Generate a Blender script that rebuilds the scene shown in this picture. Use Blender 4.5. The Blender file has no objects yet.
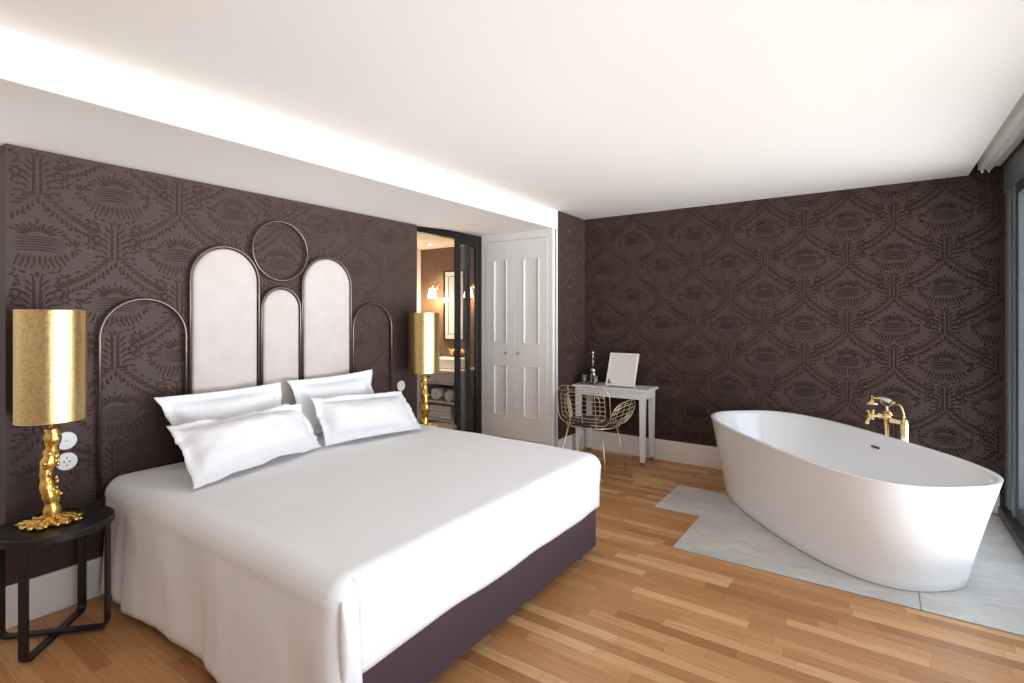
import bpy, bmesh, math, random
from mathutils import Vector, Matrix, noise
R = math.radians
PI = math.pi
scene = bpy.context.scene
COL = scene.collection
random.seed(7)

# ------------------------------------------------------------------ materials
def srgb(r, g, b):
    def f(c):
        c /= 255.0
        return c / 12.92 if c <= 0.04045 else ((c + 0.055) / 1.055) ** 2.4
    return (f(r), f(g), f(b), 1.0)

class NT:
    def __init__(self, name):
        self.m = bpy.data.materials.new(name)
        self.m.use_nodes = True
        self.t = self.m.node_tree
        self.n = self.t.nodes
        self.b = self.n['Principled BSDF']
        self.out = self.n['Material Output']
    def node(self, typ, **kw):
        x = self.n.new(typ)
        for k, v in kw.items():
            setattr(x, k, v)
        return x
    def link(self, a, b):
        self.t.links.new(a, b)
    def math(self, op, a, b=None, c=None):
        x = self.n.new('ShaderNodeMath'); x.operation = op
        for i, v in enumerate((a, b, c)):
            if v is None: continue
            if isinstance(v, (int, float)): x.inputs[i].default_value = v
            else: self.link(v, x.inputs[i])
        return x.outputs[0]
    def coords(self, kind='Object'):
        return self.n.new('ShaderNodeTexCoord').outputs[kind]
    def mapping(self, vec, scale=(1, 1, 1), rot=(0, 0, 0)):
        x = self.n.new('ShaderNodeMapping')
        x.inputs['Scale'].default_value = scale
        x.inputs['Rotation'].default_value = rot
        self.link(vec, x.inputs['Vector'])
        return x.outputs[0]
    def noise(self, vec, scale, detail=3, rough=0.5):
        x = self.n.new('ShaderNodeTexNoise')
        x.inputs['Scale'].default_value = scale
        x.inputs['Detail'].default_value = detail
        x.inputs['Roughness'].default_value = rough
        self.link(vec, x.inputs['Vector'])
        return x.outputs[0]
    def ramp(self, fac, stops):
        x = self.n.new('ShaderNodeValToRGB')
        e = x.color_ramp.elements
        while len(e) < len(stops): e.new(0.5)
        for k, (p, c) in enumerate(stops):
            e[k].position = p; e[k].color = c
        self.link(fac, x.inputs[0])
        return x.outputs[0]
    def mix(self, fac, a, b, mode='MIX'):
        x = self.n.new('ShaderNodeMix'); x.data_type = 'RGBA'; x.blend_type = mode
        for sock, v in ((x.inputs[0], fac), (x.inputs[6], a), (x.inputs[7], b)):
            if isinstance(v, (int, float)): sock.default_value = v
            elif isinstance(v, tuple): sock.default_value = v
            else: self.link(v, sock)
        return x.outputs[2]
    def bump(self, h, strength=0.3, dist=0.01):
        x = self.n.new('ShaderNodeBump')
        x.inputs['Strength'].default_value = strength
        x.inputs['Distance'].default_value = dist
        self.link(h, x.inputs['Height'])
        self.link(x.outputs[0], self.b.inputs['Normal'])

def simple(name, col, rough=0.5, metal=0.0, nscale=None, nstr=0.1, ndist=0.002, var=0.0, coat=0.0, spec=None, sheen=0.0):
    t = NT(name)
    t.b.inputs['Base Color'].default_value = col
    t.b.inputs['Roughness'].default_value = rough
    t.b.inputs['Metallic'].default_value = metal
    if coat: t.b.inputs['Coat Weight'].default_value = coat
    if spec is not None: t.b.inputs['Specular IOR Level'].default_value = spec
    if sheen: t.b.inputs['Sheen Weight'].default_value = sheen
    if nscale:
        h = t.noise(t.coords(), nscale, 4)
        t.bump(h, nstr, ndist)
        if var:
            d = tuple(c * (1 - var) for c in col[:3]) + (1,)
            l = tuple(min(1, c * (1 + var)) for c in col[:3]) + (1,)
            t.link(t.ramp(h, [(0.3, d), (0.7, l)]), t.b.inputs['Base Color'])
    return t.m

M = {}
M['ceiling'] = simple('ceiling_paint', srgb(242, 237, 230), 0.9, nscale=60, nstr=0.03)
M['white'] = simple('white_paint', srgb(240, 237, 231), 0.55, nscale=40, nstr=0.03)
M['lacquer'] = simple('white_lacquer', srgb(240, 239, 236), 0.3, nscale=30, nstr=0.02)
M['closet'] = simple('closet_paint', srgb(238, 237, 233), 0.45, nscale=40, nstr=0.02)
M['wallpaper'] = simple('damask_wallpaper', srgb(73, 56, 51), 0.5, nscale=350, nstr=0.10, ndist=0.001, var=0.06, spec=0.22)
M['bathpaper'] = simple('bathroom_wallpaper', srgb(112, 88, 74), 0.6, nscale=35, nstr=0.25, ndist=0.004, var=0.15)
M['tub'] = simple('white_acrylic', srgb(246, 246, 246), 0.12, nscale=3, nstr=0.005, coat=0.3)
M['blackwood'] = simple('black_stained_wood', srgb(30, 29, 31), 0.38, nscale=90, nstr=0.1, ndist=0.001, var=0.25)
M['blacksteel'] = simple('black_steel', srgb(24, 26, 28), 0.35, 0.3, nscale=80, nstr=0.03)
M['brass'] = simple('polished_brass', srgb(240, 214, 158), 0.2, 1.0, nscale=25, nstr=0.03)
M['chairgold'] = simple('pale_gold_wire', srgb(228, 213, 180), 0.3, 1.0, nscale=60, nstr=0.03)
M['frametube'] = simple('bronze_tube', srgb(112, 97, 91), 0.3, 0.8, nscale=90, nstr=0.03)
M['basefab'] = simple('aubergine_base_cloth', srgb(74, 57, 63), 0.9, nscale=500, nstr=0.25, ndist=0.001, var=0.1)
M['darkcush'] = simple('dark_brown_leather', srgb(50, 38, 34), 0.5, nscale=200, nstr=0.15)
M['socket'] = simple('white_plastic', srgb(238, 238, 236), 0.35, nscale=30, nstr=0.01)
M['dark'] = simple('dark_recess', srgb(30, 29, 29), 0.6, nscale=50, nstr=0.02)
M['chrome'] = simple('brushed_steel', srgb(190, 190, 188), 0.25, 1.0, nscale=90, nstr=0.04)
M['alu'] = simple('grey_aluminium', srgb(142, 148, 150), 0.4, 0.35, nscale=70, nstr=0.02)
M['alu_dark'] = simple('dark_aluminium', srgb(84, 90, 93), 0.45, 0.3, nscale=70, nstr=0.02)
M['rail'] = simple('rail_white', srgb(246, 244, 238), 0.35, nscale=40, nstr=0.01)
M['sillstone'] = simple('dark_slate', srgb(58, 58, 62), 0.45, nscale=14, nstr=0.2, ndist=0.003, var=0.3)
M['towel'] = simple('white_terry', srgb(235, 233, 230), 0.95, nscale=260, nstr=0.7, ndist=0.003, var=0.05)
M['vanity'] = simple('grey_painted_wood', srgb(196, 194, 188), 0.5, nscale=60, nstr=0.03)
M['marble'] = simple('pale_marble', srgb(228, 224, 216), 0.2, nscale=7, nstr=0.01, var=0.08)
M['grout'] = simple('pale_grout', srgb(150, 146, 140), 0.9, nscale=100, nstr=0.1)
M['ceramic'] = simple('white_ceramic', srgb(244, 243, 240), 0.1, nscale=10, nstr=0.005)
M['bathfloor'] = simple('bathroom_stone', srgb(120, 110, 100), 0.4, nscale=6, nstr=0.05, var=0.2)

def make_upholstery():
    t = NT('cream_upholstery')
    c = t.coords()
    n1 = t.noise(c, 9, 4, 0.6)
    t.link(t.ramp(n1, [(0.3, srgb(200, 190, 184)), (0.7, srgb(208, 199, 194))]), t.b.inputs['Base Color'])
    t.b.inputs['Roughness'].default_value = 0.8
    t.b.inputs['Sheen Weight'].default_value = 0.3
    t.bump(t.noise(c, 420, 2), 0.15, 0.001)
    return t.m
M['upholstery'] = make_upholstery()

def make_linen(name, ribs):
    t = NT(name)
    c = t.coords()
    t.b.inputs['Base Color'].default_value = srgb(238, 238, 240)
    t.b.inputs['Roughness'].default_value = 0.85
    t.b.inputs['Sheen Weight'].default_value = 0.15
    n1 = t.noise(c, 7, 4, 0.6)
    h = t.math('MULTIPLY', n1, 0.5)
    if ribs:
        s = t.node('ShaderNodeSeparateXYZ'); t.link(c, s.inputs[0])
        w = t.math('SINE', t.math('MULTIPLY', s.outputs[1], 2 * PI / 0.016))
        w = t.math('MULTIPLY', t.math('GREATER_THAN', w, 0.0), 0.02)
        h = t.math('ADD', h, w)
        t.link(t.ramp(w, [(0.0, srgb(240, 240, 241)), (0.02, srgb(237, 237, 239))]), t.b.inputs['Base Color'])
    t.bump(h, 0.35, 0.012)
    return t.m
M['cover'] = make_linen('white_striped_cotton', True)
M['linen'] = make_linen('white_cotton', False)

def make_goldleaf(name, col, scale, strength, rough):
    t = NT(name)
    c = t.coords()
    v = t.noise(c, scale, 5, 0.65)
    t.b.inputs['Metallic'].default_value = 1.0
    d = tuple(x * 0.72 for x in col[:3]) + (1,)
    t.link(t.ramp(v, [(0.35, d), (0.6, col)]), t.b.inputs['Base Color'])
    r = t.node('ShaderNodeMapRange')
    r.inputs['To Min'].default_value = rough - 0.08; r.inputs['To Max'].default_value = rough + 0.12
    t.link(v, r.inputs[0]); t.link(r.outputs[0], t.b.inputs['Roughness'])
    t.bump(v, strength, 0.004)
    return t.m
M['shade'] = make_goldleaf('gold_leaf_shade', srgb(226, 196, 138), 70, 0.26, 0.30)
M['goldcast'] = make_goldleaf('cast_gold', srgb(240, 200, 112), 60, 0.3, 0.26)

def make_wood():
    t = NT('oak_strip_floor')
    c = t.coords()
    s = t.node('ShaderNodeSeparateXYZ'); t.link(c, s.inputs[0])
    W, L = 0.066, 0.52
    row = t.math('FLOOR', t.math('DIVIDE', s.outputs[1], W))
    wn = t.node('ShaderNodeTexWhiteNoise', noise_dimensions='1D'); t.link(row, wn.inputs['W'])
    xo = t.math('ADD', s.outputs[0], t.math('MULTIPLY', wn.outputs[0], 7.3))
    # each row has its own strip length
    wn2 = t.node('ShaderNodeTexWhiteNoise', noise_dimensions='1D'); t.link(t.math('ADD', row, 31.7), wn2.inputs['W'])
    ln = t.math('ADD', L * 0.72, t.math('MULTIPLY', wn2.outputs[0], L * 0.6))
    u = t.math('DIVIDE', xo, ln)
    col = t.math('FLOOR', u)
    cb = t.node('ShaderNodeCombineXYZ'); t.link(row, cb.inputs[0]); t.link(col, cb.inputs[1])
    w3 = t.node('ShaderNodeTexWhiteNoise', noise_dimensions='2D'); t.link(cb.outputs[0], w3.inputs['Vector'])
    rnd = w3.outputs[0]
    base = t.ramp(rnd, [(0.0, srgb(164, 112, 68)), (0.2, srgb(180, 127, 79)), (0.5, srgb(189, 137, 87)),
                        (0.8, srgb(199, 149, 98)), (1.0, srgb(214, 170, 120))])
    # grain: stretched noise shifted per strip
    sh = t.node('ShaderNodeCombineXYZ')
    t.link(t.math('MULTIPLY', rnd, 50.0), sh.inputs[2]); t.link(t.math('MULTIPLY', rnd, 13.0), sh.inputs[0])
    ad = t.node('ShaderNodeVectorMath', operation='ADD'); t.link(c, ad.inputs[0]); t.link(sh.outputs[0], ad.inputs[1])
    g = t.noise(t.mapping(ad.outputs[0], (3.0, 55.0, 1.0)), 1.6, 6, 0.62)
    gr = t.ramp(g, [(0.28, (0.68, 0.6, 0.54, 1)), (0.5, (0.97, 0.96, 0.95, 1)), (0.72, (1.08, 1.07, 1.05, 1))])
    colr = t.mix(0.75, base, gr, 'MULTIPLY')
    # joints
    fy = t.math('FRACT', t.math('DIVIDE', s.outputs[1], W))
    fx = t.math('FRACT', u)
    ey = t.math('LESS_THAN', t.math('MINIMUM', fy, t.math('SUBTRACT', 1.0, fy)), 0.012)
    ex = t.math('LESS_THAN', fx, 0.0035)
    e = t.math('MAXIMUM', ey, ex)
    colr = t.mix(t.math('MULTIPLY', e, 0.55), colr, srgb(84, 52, 30))
    t.link(colr, t.b.inputs['Base Color'])
    t.b.inputs['Roughness'].default_value = 0.42
    t.bump(t.math('ADD', t.math('MULTIPLY', g, 0.25), t.math('MULTIPLY', e, -0.5)), 0.25, 0.002)
    return t.m
M['wood'] = make_wood()

def make_stone():
    t = NT('grey_stone_tile')
    c = t.coords()
    n0 = t.noise(c, 2.2, 5, 0.6)
    ad = t.node('ShaderNodeVectorMath', operation='ADD'); t.link(c, ad.inputs[0])
    sc_ = t.node('ShaderNodeVectorMath', operation='SCALE'); sc_.inputs['Scale'].default_value = 0.5
    n1n = t.n.new('ShaderNodeTexNoise'); n1n.inputs['Scale'].default_value = 3.0
    t.link(c, n1n.inputs['Vector']); t.link(n1n.outputs['Color'], sc_.inputs[0]); t.link(sc_.outputs[0], ad.inputs[1])
    v = t.noise(t.mapping(ad.outputs[0], (1.2, 4.0, 1.0), (0, 0, R(25))), 2.4, 6, 0.6)
    base = t.ramp(n0, [(0.3, srgb(186, 183, 178)), (0.7, srgb(206, 203, 198))])
    vein = t.ramp(v, [(0.46, (1, 1, 1, 1)), (0.5, (1.12, 1.12, 1.12, 1)), (0.54, (0.98, 0.97, 0.96, 1)), (0.62, (0.9, 0.89, 0.88, 1))])
    t.link(t.mix(0.8, base, vein, 'MULTIPLY'), t.b.inputs['Base Color'])
    t.b.inputs['Roughness'].default_value = 0.42
    t.bump(v, 0.08, 0.003)
    return t.m
M['stone'] = make_stone()

def make_glass(name, tint=(1, 1, 1, 1), gloss=0.08, refl=0.6):
    # thin clear pane: mostly straight-through with a faint mirror reflection
    t = NT(name)
    tr = t.node('ShaderNodeBsdfTransparent'); tr.inputs[0].default_value = tint
    gl = t.node('ShaderNodeBsdfGlossy'); gl.inputs['Roughness'].default_value = 0.02
    lw = t.node('ShaderNodeLayerWeight'); lw.inputs['Blend'].default_value = 0.25
    mx = t.node('ShaderNodeMixShader')
    t.link(t.math('ADD', t.math('MULTIPLY', lw.outputs['Fresnel'], refl), gloss * 0.3), mx.inputs[0])
    t.link(tr.outputs[0], mx.inputs[1]); t.link(gl.outputs[0], mx.inputs[2])
    t.link(mx.outputs[0], t.out.inputs['Surface'])
    return t.m
M['pane'] = make_glass('window_pane')
M['doorpane'] = make_glass('grey_door_pane', (0.86, 0.86, 0.86, 1), 0.01, 0.12)
M['bottleglass'] = make_glass('clear_glass', (0.86, 0.88, 0.9, 1), 0.5)

def make_mirror():
    t = NT('mirror_glass')
    t.b.inputs['Base Color'].default_value = (0.86, 0.86, 0.85, 1)
    t.b.inputs['Metallic'].default_value = 1.0
    t.b.inputs['Roughness'].default_value = 0.03
    t.bump(t.noise(t.coords(), 2.0, 1), 0.002, 0.001)
    return t.m
M['mirror'] = make_mirror()

def make_emit(name, col, s):
    t = NT(name)
    t.b.inputs['Base Color'].default_value = col
    t.b.inputs['Emission Color'].default_value = col
    t.b.inputs['Emission Strength'].default_value = s
    return t.m
M['sconceglow'] = make_emit('lit_opal_glass', (1.0, 0.72, 0.42, 1), 9.0)
M['downglow'] = make_emit('lit_downlight', (1.0, 0.8, 0.55, 1), 14.0)

# ------------------------------------------------------------------ mesh helpers
def obj(name, bm, mat, parent=None, smooth=False, mods=None, auto=None):
    me = bpy.data.meshes.new(name)
    bmesh.ops.recalc_face_normals(bm, faces=bm.faces[:])
    bm.to_mesh(me); bm.free()
    o = bpy.data.objects.new(name, me); COL.objects.link(o)
    if not isinstance(mat, (list, tuple)): mat = [mat]
    for m in mat: me.materials.append(m)
    if smooth or auto:
        for p in me.polygons: p.use_smooth = True
    if auto:
        me.set_sharp_from_angle(angle=R(auto))
    if parent is not None: o.parent = parent
    return o

def empty(name, loc=(0, 0, 0), rz=0.0):
    o = bpy.data.objects.new(name, None); COL.objects.link(o)
    o.location = loc; o.rotation_euler = (0, 0, rz); o.empty_display_size = 0.1
    return o

def tag(o, label, cat, group=None):
    o['label'] = label; o['category'] = cat
    if group: o['group'] = group
    return o

def struct(name, bm, mat, parent=None, **kw):
    o = obj(name, bm, mat, parent, **kw)
    o['kind'] = 'structure'
    return o

def box(bm, x0, x1, y0, y1, z0, z1, bev=0.0, seg=2, mi=0):
    t = bmesh.new()
    vs = [t.verts.new((x, y, z)) for z in (z0, z1) for y in (y0, y1) for x in (x0, x1)]
    for f in ((0, 2, 3, 1), (4, 5, 7, 6), (0, 1, 5, 4), (2, 6, 7, 3), (0, 4, 6, 2), (1, 3, 7, 5)):
        t.faces.new([vs[i] for i in f])
    if bev > 0:
        bmesh.ops.bevel(t, geom=t.edges[:], offset=bev, segments=seg, affect='EDGES', profile=0.5)
    merge(bm, t, mi)
    return bm

def merge(bm, t, mi=0):
    m = {}
    for v in t.verts: m[v] = bm.verts.new(v.co)
    for f in t.faces:
        try:
            nf = bm.faces.new([m[v] for v in f.verts]); nf.material_index = mi
        except ValueError: pass
    t.free()

def B(*a, **k):
    return box(bmesh.new(), *a, **k)

def tube(bm, pts, r, seg=8, closed=False, cap=True):
    pts = [Vector(p) for p in pts]
    n = len(pts)
    rr = r if isinstance(r, (list, tuple)) else [r] * n
    rings = []
    up = None
    for i in range(n):
        a = pts[(i - 1) % n] if (closed or i > 0) else pts[i]
        b = pts[(i + 1) % n] if (closed or i < n - 1) else pts[i]
        t = (b - a)
        if t.length < 1e-9: t = Vector((0, 0, 1))
        t.normalize()
        if up is None:
            up = Vector((0, 0, 1)) if abs(t.z) < 0.9 else Vector((1, 0, 0))
        s = t.cross(up)
        if s.length < 1e-6:
            s = t.cross(Vector((0.3, 1, 0.2)))
        s.normalize()
        up = s.cross(t).normalized()
        rings.append([bm.verts.new(pts[i] + (s * math.cos(2 * PI * k / seg) + up * math.sin(2 * PI * k / seg)) * rr[i]) for k in range(seg)])
    last = n if closed else n - 1
    for i in range(last):
        A, Bq = rings[i], rings[(i + 1) % n]
        off = 0
        if closed and i == n - 1:
            off = min(range(seg), key=lambda o: (A[0].co - Bq[o].co).length)
        for k in range(seg):
            try: bm.faces.new((A[k], A[(k + 1) % seg], Bq[(k + 1 + off) % seg], Bq[(k + off) % seg]))
            except ValueError: pass
    if cap and not closed:
        bm.faces.new(rings[0][::-1]); bm.faces.new(rings[-1])
    return bm

def lathe(bm, prof, seg=32, cx=0, cy=0, cap0=True, cap1=True):
    rings = []
    for r, z in prof:
        rings.append([bm.verts.new((cx + r * math.cos(2 * PI * k / seg), cy + r * math.sin(2 * PI * k / seg), z)) for k in range(seg)])
    for A, C in zip(rings, rings[1:]):
        for k in range(seg):
            bm.faces.new((A[k], A[(k + 1) % seg], C[(k + 1) % seg], C[k]))
    if cap0: bm.faces.new(rings[0][::-1])
    if cap1: bm.faces.new(rings[-1])
    return bm

def xform(bm, mat):
    bmesh.ops.transform(bm, matrix=mat, verts=bm.verts[:])
    return bm

def arc(cx, cy, r, a0, a1, n):
    return [(cx + r * math.cos(a0 + (a1 - a0) * i / n), cy + r * math.sin(a0 + (a1 - a0) * i / n)) for i in range(n + 1)]

def round_path(pts, r, n=6):
    """polyline in 3D with filleted corners"""
    pts = [Vector(p) for p in pts]
    out = [pts[0]]
    for i in range(1, len(pts) - 1):
        a, p, b = pts[i - 1], pts[i], pts[i + 1]
        d1 = (a - p).normalized(); d2 = (b - p).normalized()
        q = min(r, (a - p).length * 0.49, (b - p).length * 0.49)
        s, e = p + d1 * q, p + d2 * q
        for k in range(n + 1):
            t = k / n
            out.append(s * (1 - t) ** 2 + p * 2 * t * (1 - t) + e * t * t)
    out.append(pts[-1])
    return out

# ------------------------------------------------------------------ room dimensions
XB = -3.336      # face of the papered partition behind the bed
XP = -2.638      # face of the beam / papered return
YB = 5.237       # back wall
ZC = 2.523       # ceiling
ZS = 2.332       # underside of the beam
XW = 0.79        # window line
YR = -1.7        # wall behind the camera
YC = 4.535       # closet front
YP0, YP1 = 0.669, 3.345   # ends of the partition
ZP = 2.264       # top of the partition
BBH = 0.205

# ------------------------------------------------------------------ embossed damask relief
def leaf_shapes():
    """one repeat of the embossed pattern as (u, v, length, width, angle) leaves"""
    rng = random.Random(3)
    S = []
    def add(u, v, L, w, a, both=True):
        S.append((u, v, L, w, a))
        if both and abs(u) > 1e-4: S.append((-u, v, L, w, PI - a))
    # ribbed band of the urn
    for k in range(6):
        y = -0.030 + k * 0.0125
        add(0, y, 0.235 - 0.016 * abs(k - 2.5), 0.0056, 0, False)
    # petals under the band
    for k in range(6):
        x = 0.0105 + k * 0.0205
        add(x, -0.074 + 1.9 * x * x, 0.052 - 0.0012 * k, 0.0175, PI / 2 + 0.05 + k * 0.085)
    for k in range(5):
        x = 0.021 + k * 0.021
        add(x, -0.104 + 1.9 * x * x, 0.022, 0.009, PI / 2 + k * 0.1)
    # curls at the urn's sides
    for k in range(7):
        a = R(-95 + k * 40)
        add(0.134 + 0.022 * math.cos(a), 0.000 + 0.030 * math.sin(a), 0.034, 0.0135, a + 0.25)
    # crown of leaves
    for k in range(6):
        a = PI / 2 - (k + 0.5) * R(13)
        add(0.062 * math.cos(a), 0.044 + 0.040 * math.sin(a), 0.042, 0.0135, a)
    for k in range(1, 7):
        a = PI / 2 - k * R(13)
        add(0.112 * math.cos(a), 0.030 + 0.072 * math.sin(a), 0.032, 0.012, a - 0.35)
    add(0, 0.118, 0.028, 0.011, PI / 2, False)
    # the two fronds falling from the stem
    n = 13
    for k in range(n):
        t = k / (n - 1)
        x = 0.016 + 0.215 * t; y = 0.232 - 0.158 * t - 0.020 * math.sin(PI * t)
        d = math.atan2(-0.158 - 0.06 * math.cos(PI * t), 0.215)
        add(x + 0.008, y + 0.021, 0.050, 0.0165, d + R(40))
        add(x - 0.014, y - 0.013, 0.036, 0.0135, d - R(42))
        if k % 2 and 1 < k < n - 2: add(x + 0.020, y + 0.052, 0.026, 0.011, d + R(15))
    for k in range(6):
        a = R(60 * k)
        add(0.236 + 0.018 * math.cos(a), 0.058 + 0.018 * math.sin(a), 0.026, 0.011, a + 0.9)
    # sprigs between the crown and the frond
    for (u, v, a) in ((0.052, 0.150, 0.4), (0.092, 0.128, 0.9), (0.126, 0.092, 0.1), (0.158, 0.062, -0.5), (0.160, 0.030, 0.4), (0.030, 0.178, 1.1)):
        add(u, v, 0.028, 0.012, a)
    # bud and stem under the urn
    add(0, -0.140, 0.030, 0.020, PI / 2, False)
    add(0.020, -0.143, 0.026, 0.011, R(35))
    for k in range(6):
        y = -0.172 - 0.030 * k
        add(0.013, y, 0.046, 0.0135, R(76))
        add(0.033 + 0.003 * k, y - 0.006, 0.042, 0.0145, R(50))
    for k in range(4):
        add(0.060 + 0.006 * k, -0.225 - 0.032 * k, 0.034, 0.0125, R(30 - 12 * k))
    # scroll rosettes beside the stem
    for k in range(8):
        a = R(45 * k + 10)
        add(0.100 + 0.025 * math.cos(a), -0.168 + 0.025 * math.sin(a), 0.032, 0.0125, a + 0.7)
    for k in range(6):
        a = R(60 * k)
        add(0.104 + 0.019 * math.cos(a), -0.262 + 0.019 * math.sin(a), 0.027, 0.0115, a + 0.5)
    for (u, v, a) in ((0.055, -0.128, 0.2), (0.085, -0.118, 0.9), (0.120, -0.215, -0.6), (0.078, -0.214, 0.5)):
        add(u, v, 0.028, 0.011, a)
    return S
LEAVES = leaf_shapes()
LEAF_SHAPE = [(-0.5, 0.0), (-0.30, 0.36), (0.05, 0.5), (0.34, 0.27), (0.5, 0.0)]

def damask(bm, place, u0, u1, v0, v1, uo, vo, h=0.010):
    """place(u, v, lift) -> 3D point. Columns 0.316 apart, rows 0.58, half drop."""
    cw, rh = 0.316, 0.58
    i0 = int(math.floor((u0 - uo) / cw)) - 1; i1 = int(math.ceil((u1 - uo) / cw)) + 1
    j0 = int(math.floor((v0 - vo) / rh)) - 1; j1 = int(math.ceil((v1 - vo) / rh)) + 1
    for i in range(i0, i1 + 1):
        for j in range(j0, j1 + 1):
            cu = uo + i * cw; cv = vo + j * rh + (rh / 2 if i % 2 else 0)
            for (lu, lv, L, w, a) in LEAVES:
                u, v = cu + lu, cv + lv
                if not (u0 + L / 2 < u < u1 - L / 2 and v0 + L / 2 < v < v1 - L / 2): continue
                ca, sa = math.cos(a), math.sin(a)
                def P(x, y, z):
                    y += 0.10 * L * (0.25 - (x / L) ** 2) * 4 * 0.5
                    return bm.verts.new(place(u + x * ca - y * sa, v + x * sa + y * ca, z))
                top = [P(x * L, y * w, 0.0) for x, y in LEAF_SHAPE]
                bot = [P(x * L, -y * w, 0.0) for x, y in LEAF_SHAPE[1:-1]]
                mid = [P(x * L, 0, hh * h) for x, hh in ((-0.30, 0.75), (0.05, 1.0), (0.34, 0.7))]
                t0, t1, t2, t3, t4 = top; b1, b2, b3 = bot; m1, m2, m3 = mid
                for f in ((t0, m1, t1), (t1, m1, m2, t2), (t2, m2, m3, t3), (t3, m3, t4),
                          (t0, b1, m1), (b1, b2, m2, m1), (b2, b3, m3, m2), (b3, t4, m3)):
                    bm.faces.new(f)

# ------------------------------------------------------------------ SETTING
bm = bmesh.new()
box(bm, -5.2, 0.972, YR - 0.1, 5.38, -0.1, 0.0)
struct('floor', bm, M['wood'])

# stone tile field round the bath
bm = bmesh.new()
g = 0.0015
tiles = []
for x0, x1 in ((-1.045, 0.19), (0.19, 0.745)): tiles.append((x0, x1, 3.285, 3.905))
for x0, x1 in ((-1.385, -0.16), (-0.16, 0.745)): tiles.append((x0, x1, 3.905, 4.525))
for x0, x1 in ((-1.0, 0.2), (0.2, 0.745)): tiles.append((x0, x1, 4.525, 5.145))
for x0, x1, y0, y1 in tiles:
    box(bm, x0 + g, x1 - g, y0 + g, y1 - g, 0.0005, 0.006, 0.001, 1)
struct('floor_tiles', bm, M['stone'])
bm = bmesh.new()
for x0, x1, y0, y1 in tiles: box(bm, x0 - 0.003, x1 + 0.003, y0 - 0.003, y1 + 0.003, 0.0003, 0.003)
struct('trim_1', bm, M['grout'])

# ceiling with the recessed curtain pocket at the window side
bm = bmesh.new()
box(bm, -5.2, 0.585, YR - 0.1, YB + 0.15, ZC, ZC + 0.14)
box(bm, 0.585, 1.0, YR - 0.1, YB + 0.15, 2.63, ZC + 0.14)
struct('ceiling', bm, M['ceiling'])
# dropped beam over the bed
bm = B(-3.75, XP, YR, 4.635, ZS, ZC + 0.02, 0.004, 1)
struct('ceiling_beam', bm, M['ceiling'])

# papered partition behind the bed
bm = B(-3.50, XB, YP0, YP1, 0.0, ZP)
damask(bm, lambda u, v, l: (XB + l - 0.0002, u, v), YP0, YP1, BBH, ZP, 1.10, 2.09 - 0.58, 0.0046)
struct('wall_left', bm, M['wallpaper'])
bm = bmesh.new()      # shallow plaster cove between beam and papered partition
rows = []
for Y, dd in [(YR, 0.0665), (YP1, 0.0665)] + [(YP1 + (YC - 0.001 - YP1) * q / 6, 0.0665 * (1 - q / 6) + 0.0002) for q in range(1, 7)]:
    low = [bm.verts.new((-2.72 + (XB - 0.0005 + 2.72) * q / 14, Y, ZS + 0.0003 - dd * (q / 14) ** 2)) for q in range(15)]
    low.append(bm.verts.new((XB - 0.06, Y, ZS + 0.0003 - dd))); low.append(bm.verts.new((XB - 0.06, Y, ZS + 0.004)))
    low.append(bm.verts.new((-2.72, Y, ZS + 0.004)))
    rows.append(low)
for A, C in zip(rows, rows[1:]):
    for k in range(len(A)): bm.faces.new((A[k], A[(k + 1) % len(A)], C[(k + 1) % len(A)], C[k]))
bm.faces.new(rows[0]); bm.faces.new(rows[-1])
struct('trim_3', bm, M['ceiling'], auto=40)
bm = B(XB, XB + 0.016, YP0, YP1, 0.0, 0.197, 0.003, 1)
struct('baseboard_left', bm, M['white'])
# papered return between closet and back wall
bm = B(XP - 0.2, XP, 4.635, YB, 0.0, ZC + 0.02)
damask(bm, lambda u, v, l: (XP + l - 0.0002, u, v), 4.635, YB, BBH, ZC, 4.9, 1.1, 0.0036)
struct('wall_return', bm, M['wallpaper'])
bm = B(XP, XP + 0.016, 4.635, YB, 0.0, BBH, 0.003, 1)
struct('baseboard_return', bm, M['white'])
# back wall
bm = B(XP - 0.3, XW + 0.3, YB, YB + 0.15, 0.0, 2.70)
damask(bm, lambda u, v, l: (u, YB - l + 0.0002, v), XP, XW, BBH, ZC + 0.05, -0.184 - 0.316, 1.648 - 0.58 + 0.29)
struct('wall_back', bm, M['wallpaper'])
bm = B(XP, XW - 0.03, YB - 0.016, YB, 0.0, BBH, 0.003, 1)
struct('baseboard_back', bm, M['white'])
# wall behind the camera and the plain wall left of the partition
struct('wall_rear', B(-5.2, 1.0, YR - 0.1, YR, 0.0, 2.66), M['white'])
bm = B(-3.85, -3.70, YR, YP0 + 0.4, 0.0, ZS + 0.02)
struct('wall_passage', bm, M['white'])
bm = B(-3.75, -3.50, YP0 + 0.3, YP0 + 0.4, 0.0, ZP - 0.02)
struct('wall_passage_end', bm, M['white'])

# bathroom shell
struct('wall_bathroom_left', B(-4.92, -4.77, 2.5, 4.95, 0.0, 2.45), M['ceiling'])
struct('wall_bathroom_back', B(-4.9, -3.45, 4.85, 5.0, 0.0, 2.45), M['bathpaper'])
struct('wall_bathroom_front', B(-4.9, -3.5, 2.5, 2.6, 0.0, 2.45), M['bathpaper'])
struct('ceiling_bathroom', B(-4.9, -3.61, 2.5, 4.95, 2.298, 2.44), M['ceiling'])
struct('floor_bathroom', B(-4.9, -3.55, 2.6, 4.85, 0.0, 0.004), M['bathfloor'])
struct('wall_bathroom_right', B(-3.64, -3.545, 4.60, 4.90, 0.0, 2.45), M['bathpaper'])

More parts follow.
